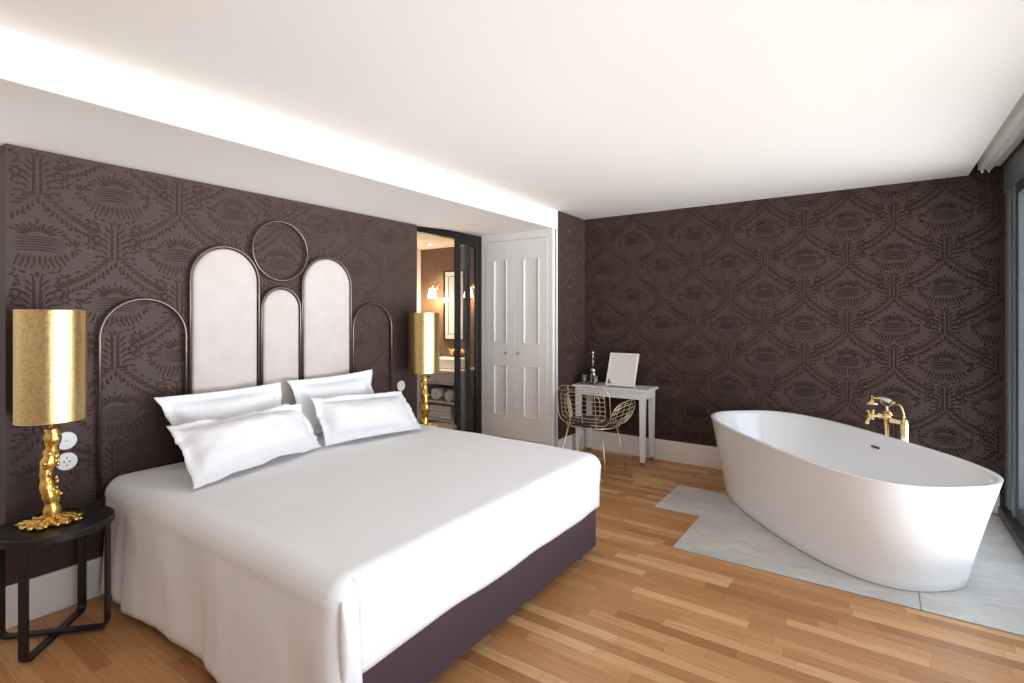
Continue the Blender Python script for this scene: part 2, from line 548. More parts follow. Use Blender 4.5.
# sliding glass door into the bathroom
dr = empty('door_1', (0, 0, 0)); dr['kind'] = 'structure'
bm = bmesh.new()
box(bm, -3.605, -3.54, YP1 - 0.02, YC, 2.252, 2.326, 0.003, 1)       # head track
box(bm, -3.565, -3.54, 4.455, YC - 0.003, 0.0, 2.26, 0.003, 1)       # jamb
box(bm, -3.605, -3.54, YP1 - 0.02, YP1 + 0.03, 0.0, 2.26, 0.003, 1)
struct('door_frame', bm, M['blacksteel'], dr)
def leaf_door(y0, y1, x, w0, w1):
    bm = bmesh.new()
    box(bm, x - 0.011, x + 0.011, y0, y0 + w0, 0.012, 2.252, 0.002, 1)
    box(bm, x - 0.011, x + 0.011, y1 - w1, y1, 0.012, 2.252, 0.002, 1)
    box(bm, x - 0.011, x + 0.011, y0 + w0, y1 - w1, 2.20, 2.252, 0.002, 1)
    box(bm, x - 0.011, x + 0.011, y0 + w0, y1 - w1, 0.012, 0.10, 0.002, 1)
    o = struct('door_leaf', bm, M['blacksteel'], dr)
    p = struct('glass', B(x - 0.003, x + 0.003, y0 + w0 - 0.005, y1 - w1 + 0.005, 0.09, 2.21), M['doorpane'], o)
leaf_door(4.105, 4.452, -3.552, 0.080, 0.012)
leaf_door(4.315, 4.50, -3.588, 0.075, 0.02)

# window wall on the right
bm = bmesh.new()
box(bm, XW - 0.005, 1.0, YR, YB, 2.50, 2.64)            # lintel
box(bm, XW - 0.005, 1.0, YR, 0.0, 0.0, 2.55)
struct('wall_right', bm, M['white'])
win = empty('window_1', (0, 0, 0)); win['kind'] = 'structure'
bm = bmesh.new()
box(bm, XW, 0.96, 5.12, YB - 0.002, 0.0, 2.5, 0.004, 1)
box(bm, XW + 0.012, 0.95, 5.02, 5.12, 0.0, 2.5, 0.004, 1)
box(bm, XW, 0.95, 4.95, 5.02, 0.0, 2.5, 0.003, 1)
box(bm, XW - 0.010, 0.96, 0.0, YB - 0.002, 2.36, 2.615, 0.004, 1)
box(bm, XW + 0.01, 0.96, -0.9, -0.82, 0.0, 2.4, 0.004, 1)
struct('window_frame', bm, M['alu'], win)
def sash(y0, y1, x, w=0.075):
    bm = bmesh.new()
    box(bm, x, x + 0.045, y0, y0 + w, 0.07, 2.36, 0.003, 1)
    box(bm, x, x + 0.045, y1 - w, y1, 0.07, 2.36, 0.003, 1)
    box(bm, x, x + 0.045, y0 + w, y1 - w, 2.29, 2.36, 0.003, 1)
    box(bm, x, x + 0.045, y0 + w, y1 - w, 0.07, 0.15, 0.003, 1)
    o = struct('window_sash', bm, M['alu_dark'], win)
    struct('glass', B(x + 0.02, x + 0.026, y0 + w - 0.01, y1 - w + 0.01, 0.14, 2.30), M['pane'], o)
sash(3.30, 4.95, 0.80)
sash(1.66, 3.35, 0.86)
sash(0.08, 1.71, 0.80)
bm = B(0.742, 0.97, 0.0, 5.19, 0.0, 0.066, 0.006, 2)
struct('trim_2', bm, M['sillstone'])

# curtain rail in the pocket
rl = tag(empty('curtain_rail', (0, 0, 0)), 'white double channel curtain rail in the ceiling recess above the window', 'curtain rail')
bm = bmesh.new()
prof = [(0.632, 2.548), (0.640, 2.540), (0.668, 2.540), (0.670, 2.549), (0.675, 2.549), (0.677, 2.536), (0.705, 2.534), (0.714, 2.542), (0.714, 2.6298), (0.632, 2.6298)]
A = [bm.verts.new((x, 0.3, z)) for x, z in prof]; C_ = [bm.verts.new((x, 5.19, z)) for x, z in prof]
for k in range(len(prof)): bm.faces.new((A[k], A[(k + 1) % len(prof)], C_[(k + 1) % len(prof)], C_[k]))
bm.faces.new(A); bm.faces.new(C_[::-1])
obj('channel', bm, M['rail'], rl)
bm = B(0.722, 0.762, 0.3, 5.19, 2.556, 2.6298, 0.006, 2)
obj('valance', bm, M['rail'], rl)
for k in range(2):
    bm = bmesh.new()
    x = 0.654 + 0.037 * k
    lathe(bm, [(0.004, 2.512), (0.009, 2.518), (0.009, 2.530), (0.004, 2.5395 if k == 0 else 2.5345)], 10, x, 5.16)
    obj('end_glider', bm, M['rail'], rl, smooth=True)

# ------------------------------------------------------------------ CLOSET
cl = tag(empty('wardrobe', (-3.09, YC, 0)), 'white built-in two-door wardrobe beside the black glass sliding door', 'wardrobe')
cl0 = Vector((-3.09, YC, 0))
def shift(bm, v): return xform(bm, Matrix.Translation(-v))
bm = bmesh.new()
x0, x1 = -3.538, XP - 0.0005
box(bm, x0, -3.479, YC, YC + 0.03, 0.0, ZS - 0.001)
box(bm, -2.696, x1, YC - 0.001, YC + 0.099, 0.0, ZS - 0.001, 0.003, 1)
box(bm, -3.479, -2.696, YC, YC + 0.03, 2.254, ZS - 0.001)
box(bm, -3.479, -2.696, YC, YC + 0.03, 0.0, 0.165)
box(bm, x0, x1, YC + 0.045, YC + 0.06, 0.0, ZS - 0.001)   # back board
obj('cabinet_frame', shift(bm, cl0), M['closet'], cl)
bm = B(x0, XP + 0.010, YC - 0.016, YC - 0.0012, 0.0, 0.165, 0.003, 1)
obj('plinth', shift(bm, cl0), M['closet'], cl)
def closet_door(xa, xb, kx):
    yf = YC - 0.004
    bm = bmesh.new()
    st = 0.100
    zs = (0.172, 0.40, 0.945, 1.165, 2.055, 2.25)
    for z0, z1 in ((zs[0], zs[1]), (zs[2], zs[3]), (zs[4], zs[5])):
        box(bm, xa + st - 0.001, xb - st + 0.001, yf, yf + 0.022, z0, z1)
    for a, b in ((xa, xa + st), (xb - st, xb)):
        box(bm, a, b, yf, yf + 0.022, zs[0], zs[5], 0.002, 1)
    for z0, z1 in ((zs[1], zs[2]), (zs[3], zs[4])):
        box(bm, xa + st, xb - st, yf + 0.012, yf + 0.022, z0, z1)
        # moulding around the field
        m = 0.016
        for a, b, c, d in ((xa + st, xb - st, z0, z0 + m), (xa + st, xb - st, z1 - m, z1),
                           (xa + st, xa + st + m, z0, z1), (xb - st - m, xb - st, z0, z1)):
            box(bm, a, b, yf - 0.006, yf + 0.014, c, d, 0.005, 2)
    d = obj('door', shift(bm, cl0), M['closet'], cl)
    bm = bmesh.new()
    lathe(bm, [(0.005, 0), (0.005, 0.012), (0.013, 0.016), (0.014, 0.024), (0.009, 0.03)], 16)
    xform(bm, Matrix.Translation(Vector((kx, yf, 1.066)) - cl0) @ Matrix.Rotation(PI / 2, 4, 'X'))
    obj('knob', bm, M['chrome'], d, smooth=True)
closet_door(-3.477, -3.099, -3.20)
closet_door(-3.095, -2.698, -3.045)

# ------------------------------------------------------------------ HEADBOARD
XH = XB + 0.030
hb = tag(empty('headboard', (XB, 2.033, 0)), 'headboard of three cream padded arches with tube hoops and a ring above them', 'headboard')
hb0 = Vector((XB, 2.033, 0))
def arch_path(cy, w, top, zb, n=28):
    r = w / 2
    pts = [(XH, cy - r, zb)]
    pts += [(XH, cy + r * math.cos(a), top - r + r * math.sin(a)) for a in [PI - PI * i / n for i in range(n + 1)]]
    pts.append((XH, cy + r, zb))
    return pts
def hoop(name, cy, w, top, zb, parent, r=0.0085):
    bm = bmesh.new()
    tube(bm, arch_path(cy, w - 2 * r, top - r, zb), r, 10)
    for s in (-1, 1):   # stand-offs to the wall
        for z in (zb + 0.03, top - w / 2):
            tube(bm, [(XB, cy + s * (w / 2 - r), z), (XH, cy + s * (w / 2 - r), z)], 0.005, 8)
    return obj(name, shift(bm, hb0), M['frametube'], parent, smooth=True)
def padded(cy, w, top, zb):
    r = w / 2 - 0.020
    prof = []
    n = 28
    zt = top - 0.020
    out = [(cy - r, zb)] + [(cy + r * math.cos(PI - PI * i / n), zt - r + r * math.sin(PI - PI * i / n)) for i in range(n + 1)] + [(cy + r, zb)]
    bm = bmesh.new()
    cen = (cy, (zb + zt) / 2)
    rings = []
    for ins, x in ((0.0, XB + 0.001), (0.0, XB + 0.022), (0.004, XB + 0.031), (0.012, XB + 0.037), (0.03, XB + 0.041), (0.06, XB + 0.043)):
        rg = []
        for (y, z) in out:
            ry = max(r - ins, 0.001) / r
            yy = cy + (y - cy) * ry
            if z > zt - r: zz = zt - r + (z - (zt - r)) * ry
            else: zz = z
            rg.append(bm.verts.new((x, yy, zz)))
        rings.append(rg)
    for A, C in zip(rings, rings[1:]):
        for k in range(len(A) - 1):
            bm.faces.new((A[k], A[k + 1], C[k + 1], C[k]))
    bm.faces.new(rings[-1])
    o = obj('upholstered_panel', shift(bm, hb0), M['upholstery'], hb, auto=50)
    hoop('panel_frame', cy, w, top, zb, o)
    return o
padded(1.668, 0.434, 1.895, 0.50)
padded(2.036, 0.299, 1.658, 0.50)
padded(2.401, 0.430, 1.895, 0.50)
hoop('tube_hoop', 1.229, 0.432, 1.560, 0.50, hb)
hoop('tube_hoop', 2.824, 0.408, 1.565, 0.50, hb)
bm = bmesh.new()
tube(bm, [(XH, 2.033 + 0.1985 * math.cos(2 * PI * i / 56), 1.897 + 0.1985 * math.sin(2 * PI * i / 56)) for i in range(56)], 0.0085, 10, closed=True)
for a in (R(30), R(150), R(270)):
    y, z = 2.033 + 0.1985 * math.cos(a), 1.897 + 0.1985 * math.sin(a)
    tube(bm, [(XB, y, z), (XH, y, z)], 0.005, 8)
obj('tube_ring', shift(bm, hb0), M['frametube'], hb, smooth=True)

# ------------------------------------------------------------------ BED
bd = tag(empty('bed', (-2.35, 2.03, 0)), 'wide double bed with an aubergine cloth base under the white cover', 'bed')
b0 = Vector((-2.35, 2.03, 0))
BX0, BX1, BY0, BY1 = -3.285, -1.405, 1.11, 2.945
bm = B(BX0, BX1, BY0, BY1, 0.045, 0.335, 0.012, 3)
obj('bed_base', shift(bm, b0), M['basefab'], bd, auto=40)
bm = B(BX0, BX1, BY0 + 0.005, BY1 - 0.005, 0.336, 0.598, 0.06, 5)
obj('mattress', shift(bm, b0), M['linen'], bd, smooth=True)
for (x, y) in ((BX1 - 0.06, 2.28), (BX1 - 0.06, BY0 + 0.1), (BX1 - 0.06, BY1 - 0.12), (BX0 + 0.1, BY0 + 0.1), (BX0 + 0.1, BY1 - 0.1)):
    bm = bmesh.new()
    lathe(bm, [(0.022, 0.0), (0.024, 0.004), (0.026, 0.046)], 16, x, y)
    obj('bed_foot', shift(bm, b0), M['chrome'], bd, smooth=True)

# the white cover: top, long side drops, short foot drop with a folded corner
def nz(x, y, z, s):
    return noise.noise(Vector((x * s, y * s, z * s)))
def bedspread():
    bm = bmesh.new()
    zt = 0.617
    r = 0.085
    Y0, Y1 = 1.035, 3.02
    X0, X1 = -3.286, -1.378
    # cross profile along Y: list of (y, z, k) where k = how far down the drop
    def cross(r):
        P = []
        nd = 22
        for i in range(nd + 1):
            t = i / nd
            P.append((Y0, 0.045 + (zt - r - 0.045) * t, 1 - t))
        P += [(Y0 + r - r * math.cos(a), zt - r + r * math.sin(a), 0) for a in [PI / 2 * i / 8 for i in range(1, 9)]]
        nt = 66
        P += [(Y0 + r + (Y1 - Y0 - 2 * r) * i / nt, zt, 0) for i in range(1, nt)]
        P += [(Y1 - r + r * math.sin(a), zt - r + r * math.cos(a), 0) for a in [PI / 2 * i / 8 for i in range(0, 9)]]
        P += [(Y1, zt - r - (zt - r - 0.03) * i / nd, i / nd) for i in range(1, nd + 1)]
        return P
    P = cross(r)
    nx = 76
    xe = X1 - r
    rows = []
    for i in range(nx + 1):
        x = X0 + (xe - X0) * i / nx
        row = []
        for (y, z, k) in P:
            yy, zz, xx = y, z, x
            side = -1 if y < 2 else 1
            if k > 0:
                w = nz(x, 3.1 * side, z * 0.25, 5.0) * 0.030 + nz(x, 7.7 * side, z * 0.2, 13.0) * 0.010
                head = max(0.0, 1 - (x - X0) / 0.5)
                w += 0.012 * math.sin((x - X0) * 42) * head
                yy = y + side * (w * k ** 0.7 + 0.010 * k - 0.004)
                zz = z + 0.010 * k * nz(x, side, 0, 3.0)
                xx = x + 0.006 * k * nz(x, z, side, 6.0)
                if side > 0:      # the far flap is gathered up towards the foot
                    e_ = max(0.0, 1 - (xe - x) / 0.45); e_ = e_ * e_ * (3 - 2 * e_)
                    zz += (0.295 - 0.03) * k * e_; yy -= 0.030 * k * e_
            else:
                zz = z + 0.0035 * nz(x, y, 0, 4.0) + 0.002 * nz(x, y, 5, 11.0)
                # soft sag where the mattress edge rounds off
                zz -= 0.010 * max(0, (x - (xe - 0.5)) / 0.5) ** 2
            row.append(bm.verts.new((xx, yy, zz)))
        rows.append(row)
    def strip(A, C):
        for k in range(len(A) - 1):
            try: bm.faces.new((A[k], A[k + 1], C[k + 1], C[k]))
            except ValueError: pass
    for A, C in zip(rows, rows[1:]): strip(A, C)
    # foot end: continue the top over the rounded edge and down to the hem
    last = rows[-1]
    n0 = 22 + 8; n1 = 22 + 8 + 66
    topline = last[n0:n1 + 1]
    prev = topline
    nfoot = 14
    steps = [('a', PI / 2 * i / 8) for i in range(1, 9)] + [('d', i / nfoot) for i in range(1, nfoot + 1)]
    foot_cols_first = []; foot_cols_last = []
    for kind, q in steps:
        cur = []
        for v in topline:
            x0_, y, z0_ = v.co
            if kind == 'a':
                x = xe + r * math.sin(q); z = z0_ - r + r * math.cos(q)
            else:
                hem = 0.292 + 0.010 * nz(y, 4, 0, 2.5) + 0.006 * math.sin(y * 9)
                z = (z0_ - r) * (1 - q) + hem * q
                x = xe + r + q * (-0.004 + 0.008 * nz(y, 1.3, 0, 4.0))
            cur.append(bm.verts.new((x, y, z)))
        strip(prev, cur)
        foot_cols_first.append(cur[0]); foot_cols_last.append(cur[-1])
        prev = cur
    # rounded top corners and side flaps turning the corner
    for side, base in ((-1, list(reversed(last[:n0 + 1]))), (1, last[n1:])):
        # base: from top corner start down the side drop (index 0 = on top line)
        cy = (Y0 + r) if side < 0 else (Y1 - r)
        if side > 0: base = [v for v in base if v.co.z > 0.285]
        cols = [base]
        na = 7
        for i in range(1, na + 1):
            a = (PI / 2) * i / na
            col = []
            for j, v in enumerate(base):
                dx, dy, z = v.co.x - xe, v.co.y - cy, v.co.z
                rad = abs(dy)
                if j == 0:
                    col.append(base[0]); continue
                k = max(0.0, (0.54 - z) / 0.5)
                rr = rad * (1 + 0.10 * k * math.sin(2 * a))
                x = xe + rr * math.sin(a); y = cy + side * rr * math.cos(a)
                if a > 1.2 and k > 0:       # the flap tucks back before it reaches the foot face
                    x += 0.010 * k
                zz = z
                col.append(bm.verts.new((x, y, zz)))
            cols.append(col)
        for A, C in zip(cols, cols[1:]):
            for k in range(len(A) - 1):
                vs = []
                for v in (A[k], A[k + 1], C[k + 1], C[k]):
                    if v not in vs: vs.append(v)
                if len(vs) >= 3:
                    try: bm.faces.new(vs)
                    except ValueError: pass
        # soft folded tuck lying on the corner
        pts = []
        for i in range(13):
            t = i / 12
            pts.append((xe + r * 0.80 + 0.012 * math.sin(t * 3), cy + side * (r * 0.62 - 0.035 * t * (1 - t)), 0.545 - 0.30 * t))
        rr = [0.004 + 0.020 * math.sin(PI * min(1, (i / 12) * 1.0 + 0.02)) ** 0.8 for i in range(13)]
        if side < 0: tube(bm, pts, rr, 10)
    bmesh.ops.remove_doubles(bm, verts=bm.verts[:], dist=0.0004)
    return bm
o = obj('bedspread', bedspread(), M['cover'], None, smooth=True)
sm = o.modifiers.new('thick', 'SOLIDIFY'); sm.thickness = 0.006; sm.offset = -1
tag(o, 'smooth white striped cotton bedspread draped over the double bed', 'bedspread')

# ------------------------------------------------------------------ PILLOWS
def pillow(name, BL, BR, TL, TR, T, seed, label):
    BL, BR, TL, TR = map(Vector, (BL, BR, TL, TR))
    c = (BL + BR + TL + TR) / 4
    nrm = (BR - BL).cross(TL - BL).normalized()
    nu, nv = 44, 32
    W = ((BR - BL).length + (TR - TL).length) / 2; H = ((TL - BL).length + (TR - BR).length) / 2
    fu, fv = 1 - 2 * 0.045 / W, 1 - 2 * 0.045 / H
    bm = bmesh.new()
    front = []; back = []
    for j in range(nv + 1):
        fr = []; bk = []
        for i in range(nu + 1):
            u = -1 + 2 * i / nu; v = -1 + 2 * j / nv
            # edges pull in slightly between the corners
            uu = u * (1 - 0.035 * (1 - v * v)); vv = v * (1 - 0.06 * (1 - u * u))
            p = (BL * (1 - uu) * (1 - vv) + BR * (1 + uu) * (1 - vv) + TL * (1 - uu) * (1 + vv) + TR * (1 + uu) * (1 + vv)) / 4
            a = max(0.0, 1 - abs(u / fu) ** 2.6); b = max(0.0, 1 - abs(v / fv) ** 2.4)
            th = (a ** 0.55) * (b ** 0.55)
            wr = 0.016 * noise.noise(Vector((u * 2.4 + seed, v * 1.8, seed))) + 0.008 * noise.noise(Vector((u * 7, v * 3 + seed, 1)))
            edge = 0.030 * noise.noise(Vector((u * 2.2, v * 2.2, seed * 3.1))) + 0.012 * noise.noise(Vector((u * 8, v * 8, seed)))
            edge *= min(1.0, max(abs(u), abs(v)) ** 4)
            q = p + nrm * edge
            fr.append(bm.verts.new(q + nrm * (T * 0.55 * th + wr * th + 0.0022)))
            bk.append(bm.verts.new(q - nrm * (T * 0.45 * th - 0.5 * wr * th + 0.0022)))
        front.append(fr); back.append(bk)
    for G in (front, back):
        for j in range(nv):
            for i in range(nu):
                bm.faces.new((G[j][i], G[j][i + 1], G[j + 1][i + 1], G[j + 1][i]))
    def rim(seqA, seqB):
        for k in range(len(seqA) - 1):
            bm.faces.new((seqA[k], seqA[k + 1], seqB[k + 1], seqB[k]))
    rim(front[0], back[0]); rim(front[-1], back[-1])
    rim([r_[0] for r_ in front], [r_[0] for r_ in back]); rim([r_[-1] for r_ in front], [r_[-1] for r_ in back])
    xform(bm, Matrix.Translation(-c))
    o = obj(name, bm, M['linen'], None, smooth=True)
    o.location = c
    tag(o, label, 'pillow', 'white flanged pillows on the bed')
    return o
pillow('pillow', (-3.12, 1.36, 0.66), (-3.12, 1.95, 0.65), (-3.185, 1.222, 1.02), (-3.185, 1.96, 1.028), 0.13, 1.3,
       'upright white pillow against the headboard, on the side of the two round wall plates')
pillow('pillow', (-3.12, 2.09, 0.65), (-3.12, 2.74, 0.65), (-3.185, 1.997, 1.032), (-3.185, 2.70, 1.046), 0.13, 4.1,
       'upright white pillow against the headboard, on the side of the bathroom doorway')
pillow('pillow', (-2.665, 1.195, 0.640), (-2.86, 2.035, 0.640), (-2.975, 1.198, 0.895), (-2.99, 1.975, 0.905), 0.18, 2.2,
       'slumped white pillow in front, on the side of the two round wall plates')
pillow('pillow', (-2.84, 2.045, 0.640), (-2.70, 2.76, 0.640), (-2.985, 2.04, 0.935), (-2.965, 2.815, 0.888), 0.17, 3.7,
       'slumped white pillow in front, on the bathroom doorway side of the bed')

# ------------------------------------------------------------------ NIGHTSTANDS
def nightstand():
    t = empty('nightstand')
    zt, rt = 0.52, 0.217
    bm = bmesh.new()
    lathe(bm, [(rt - 0.03, zt - 0.034), (rt - 0.004, zt - 0.034), (rt, zt - 0.030), (rt, zt - 0.004), (rt - 0.004, zt), (rt - 0.010, zt),
               (rt - 0.014, zt - 0.004), (0.001, zt - 0.004)], 56, cap0=True)
    obj('tabletop', bm, M['blackwood'], t, auto=35)
    L = rt - 0.008
    def flat(pts, w, th):
        """flat bar swept along a path lying in a vertical plane through the centre"""
        bm = bmesh.new()
        pts = [Vector(p) for p in pts]
        d = Vector((pts[0].x, pts[0].y, 0)).normalized(); side = Vector((-d.y, d.x, 0))
        rings = []
        for i, p in enumerate(pts):
            a = pts[max(0, i - 1)]; b = pts[min(len(pts) - 1, i + 1)]
            tn = (b - a).normalized(); nn = side.cross(tn).normalized()
            rings.append([bm.verts.new(p + side * sx * w / 2 + nn * sn * th / 2) for sx, sn in ((-1, -1), (1, -1), (1, 1), (-1, 1))])
        for A, C in zip(rings, rings[1:]):
            for k in range(4): bm.faces.new((A[k], A[(k + 1) % 4], C[(k + 1) % 4], C[k]))
        bm.faces.new(rings[0][::-1]); bm.faces.new(rings[-1])
        return bm
    for k in range(4):
        a = R(45 + 90 * k)
        c, s = math.cos(a), math.sin(a)
        lo = 0.018 if k % 2 == 0 else 0.006
        pts = round_path([(L * c, L * s, zt - 0.012), (L * c, L * s, lo), (L * 0.70 * c, L * 0.70 * s, lo)], 0.035, 6)
        obj('leg', flat(pts, 0.034, 0.012), M['blackwood'], t, auto=35)
    for k in range(2):
        a = R(45 + 90 * k); c, s = math.cos(a), math.sin(a)
        lo = 0.018 if k == 0 else 0.006
        obj('cross_bar', flat([(L * 0.705 * c, L * 0.705 * s, lo), (0, 0, lo), (-L * 0.705 * c, -L * 0.705 * s, lo)] , 0.034, 0.0118), M['blackwood'], t, auto=35)
    return t
def copy_tree(o, parent=None):
    c = o.copy(); COL.objects.link(c)
    if parent is not None: c.parent = parent
    for ch in list(o.children): copy_tree(ch, c)
    return c
ns = nightstand()
ns.location = (-3.08, 0.785, 0.0); ns.rotation_euler = (0, 0, R(2))
tag(ns, 'round black nightstand with crossed flat legs, in the near corner beside the bed', 'nightstand', 'round black nightstands')
ns2 = copy_tree(ns)
ns2.location = (-3.085, 3.262, 0.0)
tag(ns2, 'round black nightstand beyond the bed, in front of the bathroom doorway', 'nightstand', 'round black nightstands')

# ------------------------------------------------------------------ LAMPS
def lamp():
    t = empty('table_lamp')
    # height 0.98, shade radius 0.125
    z0, z1, rs = 0.468, 0.970, 0.128
    bm = bmesh.new()
    lathe(bm, [(rs, z0), (rs, z0 + 0.25), (rs, z1), (rs - 0.003, z1), (rs - 0.003, z0), (rs, z0)], 64, cap0=False, cap1=False)
    sh = obj('lamp_shade', bm, M['shade'], t, auto=40)
    for z in (z0 + 0.002, z1 - 0.002):
        bm = bmesh.new()
        tube(bm, [(rs * math.cos(2 * PI * i / 48), rs * math.sin(2 * PI * i / 48), z) for i in range(48)], 0.0022, 6, closed=True)
        obj('shade_rim', bm, M['chairgold'], sh, smooth=True)
    bm = bmesh.new()
    for k in range(3):
        a = 2 * PI * k / 3
        tube(bm, [(0.008 * math.cos(a), 0.008 * math.sin(a), z0 + 0.03), ((rs - 0.002) * math.cos(a), (rs - 0.002) * math.sin(a), z0 + 0.03)], 0.002, 6)
    tube(bm, [(0, 0, 0.40), (0, 0, z0 + 0.06)], 0.010, 10)
    obj('shade_carrier', bm, M['brass'], t, smooth=True)
    # cast stem: gnarled trunk with knobs
    rng = random.Random(11)
    bm = bmesh.new()
    pts = []; rr = []
    for i in range(33):
        s = i / 32
        z = 0.012 + 0.425 * s
        pts.append((0.008 * math.sin(s * 9), 0.009 * math.cos(s * 7.3) - 0.009, z))
        rr.append(0.022 + 0.003 * math.sin(s * 23) + 0.002 * math.sin(s * 51 + 1) + (0.016 * (1 - s) ** 6) + 0.006 * s)
    tube(bm, pts, rr, 14)
    def blob(c, r, sq=(1, 1, 1)):
        b = bmesh.new(); bmesh.ops.create_icosphere(b, subdivisions=2, radius=r)
        for v in b.verts:
            v.co = Vector((v.co.x * sq[0], v.co.y * sq[1], v.co.z * sq[2])) * (1 + 0.25 * noise.noise(v.co * 60 + Vector(c) * 30))
            v.co += Vector(c)
        merge(bm, b)
    for i in range(95):
        s = rng.random(); a = rng.random() * 2 * PI
        rad = 0.019 + 0.006 * rng.random()
        r = 0.005 + 0.0055 * rng.random()
        blob((rad * math.cos(a), rad * math.sin(a), 0.03 + 0.40 * s), r, (1, 1, 1.0 + 0.9 * rng.random()))
    for s, a in ((0.28, 0.2), (0.36, 3.4), (0.2, 1.8), (0.62, 5.0)):     # stubby side twigs
        p0 = Vector((0.015 * math.cos(a), 0.015 * math.sin(a), 0.43 * s))
        d = Vector((math.cos(a), math.sin(a), 0.5)).normalized()
        tube(bm, [p0, p0 + d * 0.02, p0 + d * 0.038], [0.010, 0.008, 0.006], 8)
    obj('cast_stem', bm, M['goldcast'], t, smooth=True)
    # root-like foot
    bm = bmesh.new()
    nr = 11
    for k in range(nr):
        a = 2 * PI * k / nr + 0.25 * rng.random()
        L = 0.085 + 0.045 * rng.random()
        pts = []; rr = []
        for i in range(9):
            s = i / 8
            aa = a + 0.35 * math.sin(s * 4 + k) * s
            pts.append((L * s * math.cos(aa), L * s * math.sin(aa), 0.014 + 0.022 * (1 - s) ** 2 + 0.004 * math.sin(s * 11 + k)))
            rr.append(0.012 * (1 - s) + 0.0065 + 0.002 * math.sin(s * 17 + k))
        tube(bm, pts, rr, 8)
        for q in range(3):
            s = 0.35 + 0.6 * rng.random()
            blob((L * s * math.cos(a + 0.3 * rng.random()), L * s * math.sin(a + 0.3 * rng.random()), 0.012), 0.008 + 0.005 * rng.random())
    for q in range(24):
        a = rng.random() * 2 * PI; s = 0.03 + 0.06 * rng.random()
        blob((s * math.cos(a), s * math.sin(a), 0.011), 0.0095 + 0.004 * rng.random())
    for v in bm.verts: v.co.z = max(v.co.z, 0.0012)
    obj('root_foot', bm, M['goldcast'], t, smooth=True)
    return t
lp = lamp()
lp.location = (-3.08, 0.772, 0.5165); lp.rotation_euler = (0, 0, 0.4)
tag(lp, 'gold leaf table lamp with gnarled cast stem, on the nightstand in the near corner', 'table lamp', 'gold table lamps')
lp2 = copy_tree(lp)
lp2.location = (-3.10, 3.190, 0.5165); lp2.rotation_euler = (0, 0, 1.9)
tag(lp2, 'gold leaf table lamp with gnarled cast stem, in front of the bathroom doorway', 'table lamp', 'gold table lamps')

# ------------------------------------------------------------------ SOCKETS
def wall_disc(name, y, z, kind, label, cat, group=None):
    t = empty(name, (XB, y, z))
    def disc(r, x0, x1, bev=0.003):
        bm = bmesh.new()
        lathe(bm, [(r, 0), (r, x1 - x0 - bev), (r - bev, x1 - x0)], 36)
        xform(bm, Matrix.Translation((x0, 0, 0)) @ Matrix.Rotation(PI / 2, 4, 'Y'))
        return bm
    obj('cover_plate', disc(0.044, 0.0045, 0.013), M['socket'], t, auto=40)
    if kind == 'socket':
        bm = bmesh.new()
        for dy in (-0.011, 0.011):
            b = bmesh.new(); lathe(b, [(0.004, 0), (0.004, 0.0006)], 12)
            xform(b, Matrix.Translation((0.0129, dy, 0)) @ Matrix.Rotation(PI / 2, 4, 'Y')); merge(bm, b)
        for dz in (-0.018, 0.018):
            box(bm, 0.0129, 0.0135, -0.003, 0.003, dz - 0.003, dz + 0.003)
        obj('contact_holes', bm, M['dark'], t)
    else:
        bm = disc(0.022, 0.0128, 0.016, 0.002)
        obj('rocker', bm, M['socket'], t, auto=40)
        bm = B(0.0158, 0.0166, -0.008, 0.008, -0.0012, 0.0012)
        obj('mark', bm, M['dark'], t)
    return tag(t, label, cat, group)
wall_disc('light_switch', 0.890, 0.834, 'switch', 'round white switch plate above the socket, behind the near gold lamp', 'switch')
wall_disc('power_socket', 0.892, 0.730, 'socket', 'round white power socket with dark holes, behind the near gold lamp', 'socket')
wall_disc('light_switch', 3.148, 0.860, 'switch', 'round white switch plate between the far hoop and the far gold lamp', 'switch')

# ------------------------------------------------------------------ BATHTUB
TC = Vector((-0.306, 4.254, 0.0062))
tb = tag(empty('bathtub', TC, -0.886), 'large white freestanding oval bathtub on the grey stone tiles', 'bathtub')
def superring(bm, a, b, n, z, seg=96):
    rg = []
    for k in range(seg):
        t = 2 * PI * k / seg
        c, s = math.cos(t), math.sin(t)
        rg.append(bm.verts.new((a * math.copysign(abs(c) ** (2 / n), c), b * math.copysign(abs(s) ** (2 / n), s), z)))
    return rg
bm = bmesh.new()
rings = []
H = 0.600
for i in range(13):
    t = i / 12
    q = t ** 1.12
    rings.append(superring(bm, 0.927 + 0.134 * q, 0.447 + 0.0545 * q, 2.6 + 0.46 * t, 0.012 + (H - 0.018) * t))
rings.insert(0, superring(bm, 0.917, 0.437, 2.6, 0.0))
rings.append(superring(bm, 1.063, 0.503, 3.06, H - 0.002))
rings.append(superring(bm, 1.058, 0.498, 3.05, H))
rings.append(superring(bm, 1.043, 0.483, 3.04, H))
rings.append(superring(bm, 1.038, 0.478, 3.02, H - 0.004))
for z, a, b, n in ((H - 0.03, 1.025, 0.466, 2.95), (0.50, 0.995, 0.440, 2.85), (0.38, 0.94, 0.395, 2.65), (0.27, 0.88, 0.355, 2.55), (0.20, 0.82, 0.315, 2.5), (0.155, 0.74, 0.265, 2.4), (0.135, 0.62, 0.2, 2.3), (0.128, 0.35, 0.11, 2.2), (0.126, 0.03, 0.03, 2.0)):
    rings.append(superring(bm, a, b, n, z))
for A, C in zip(rings, rings[1:]):
    for k in range(96): bm.faces.new((A[k], A[(k + 1) % 96], C[(k + 1) % 96], C[k]))
bm.faces.new(rings[0][::-1]); bm.faces.new(rings[-1])
obj('tub_shell', bm, M['tub'], tb, auto=60)
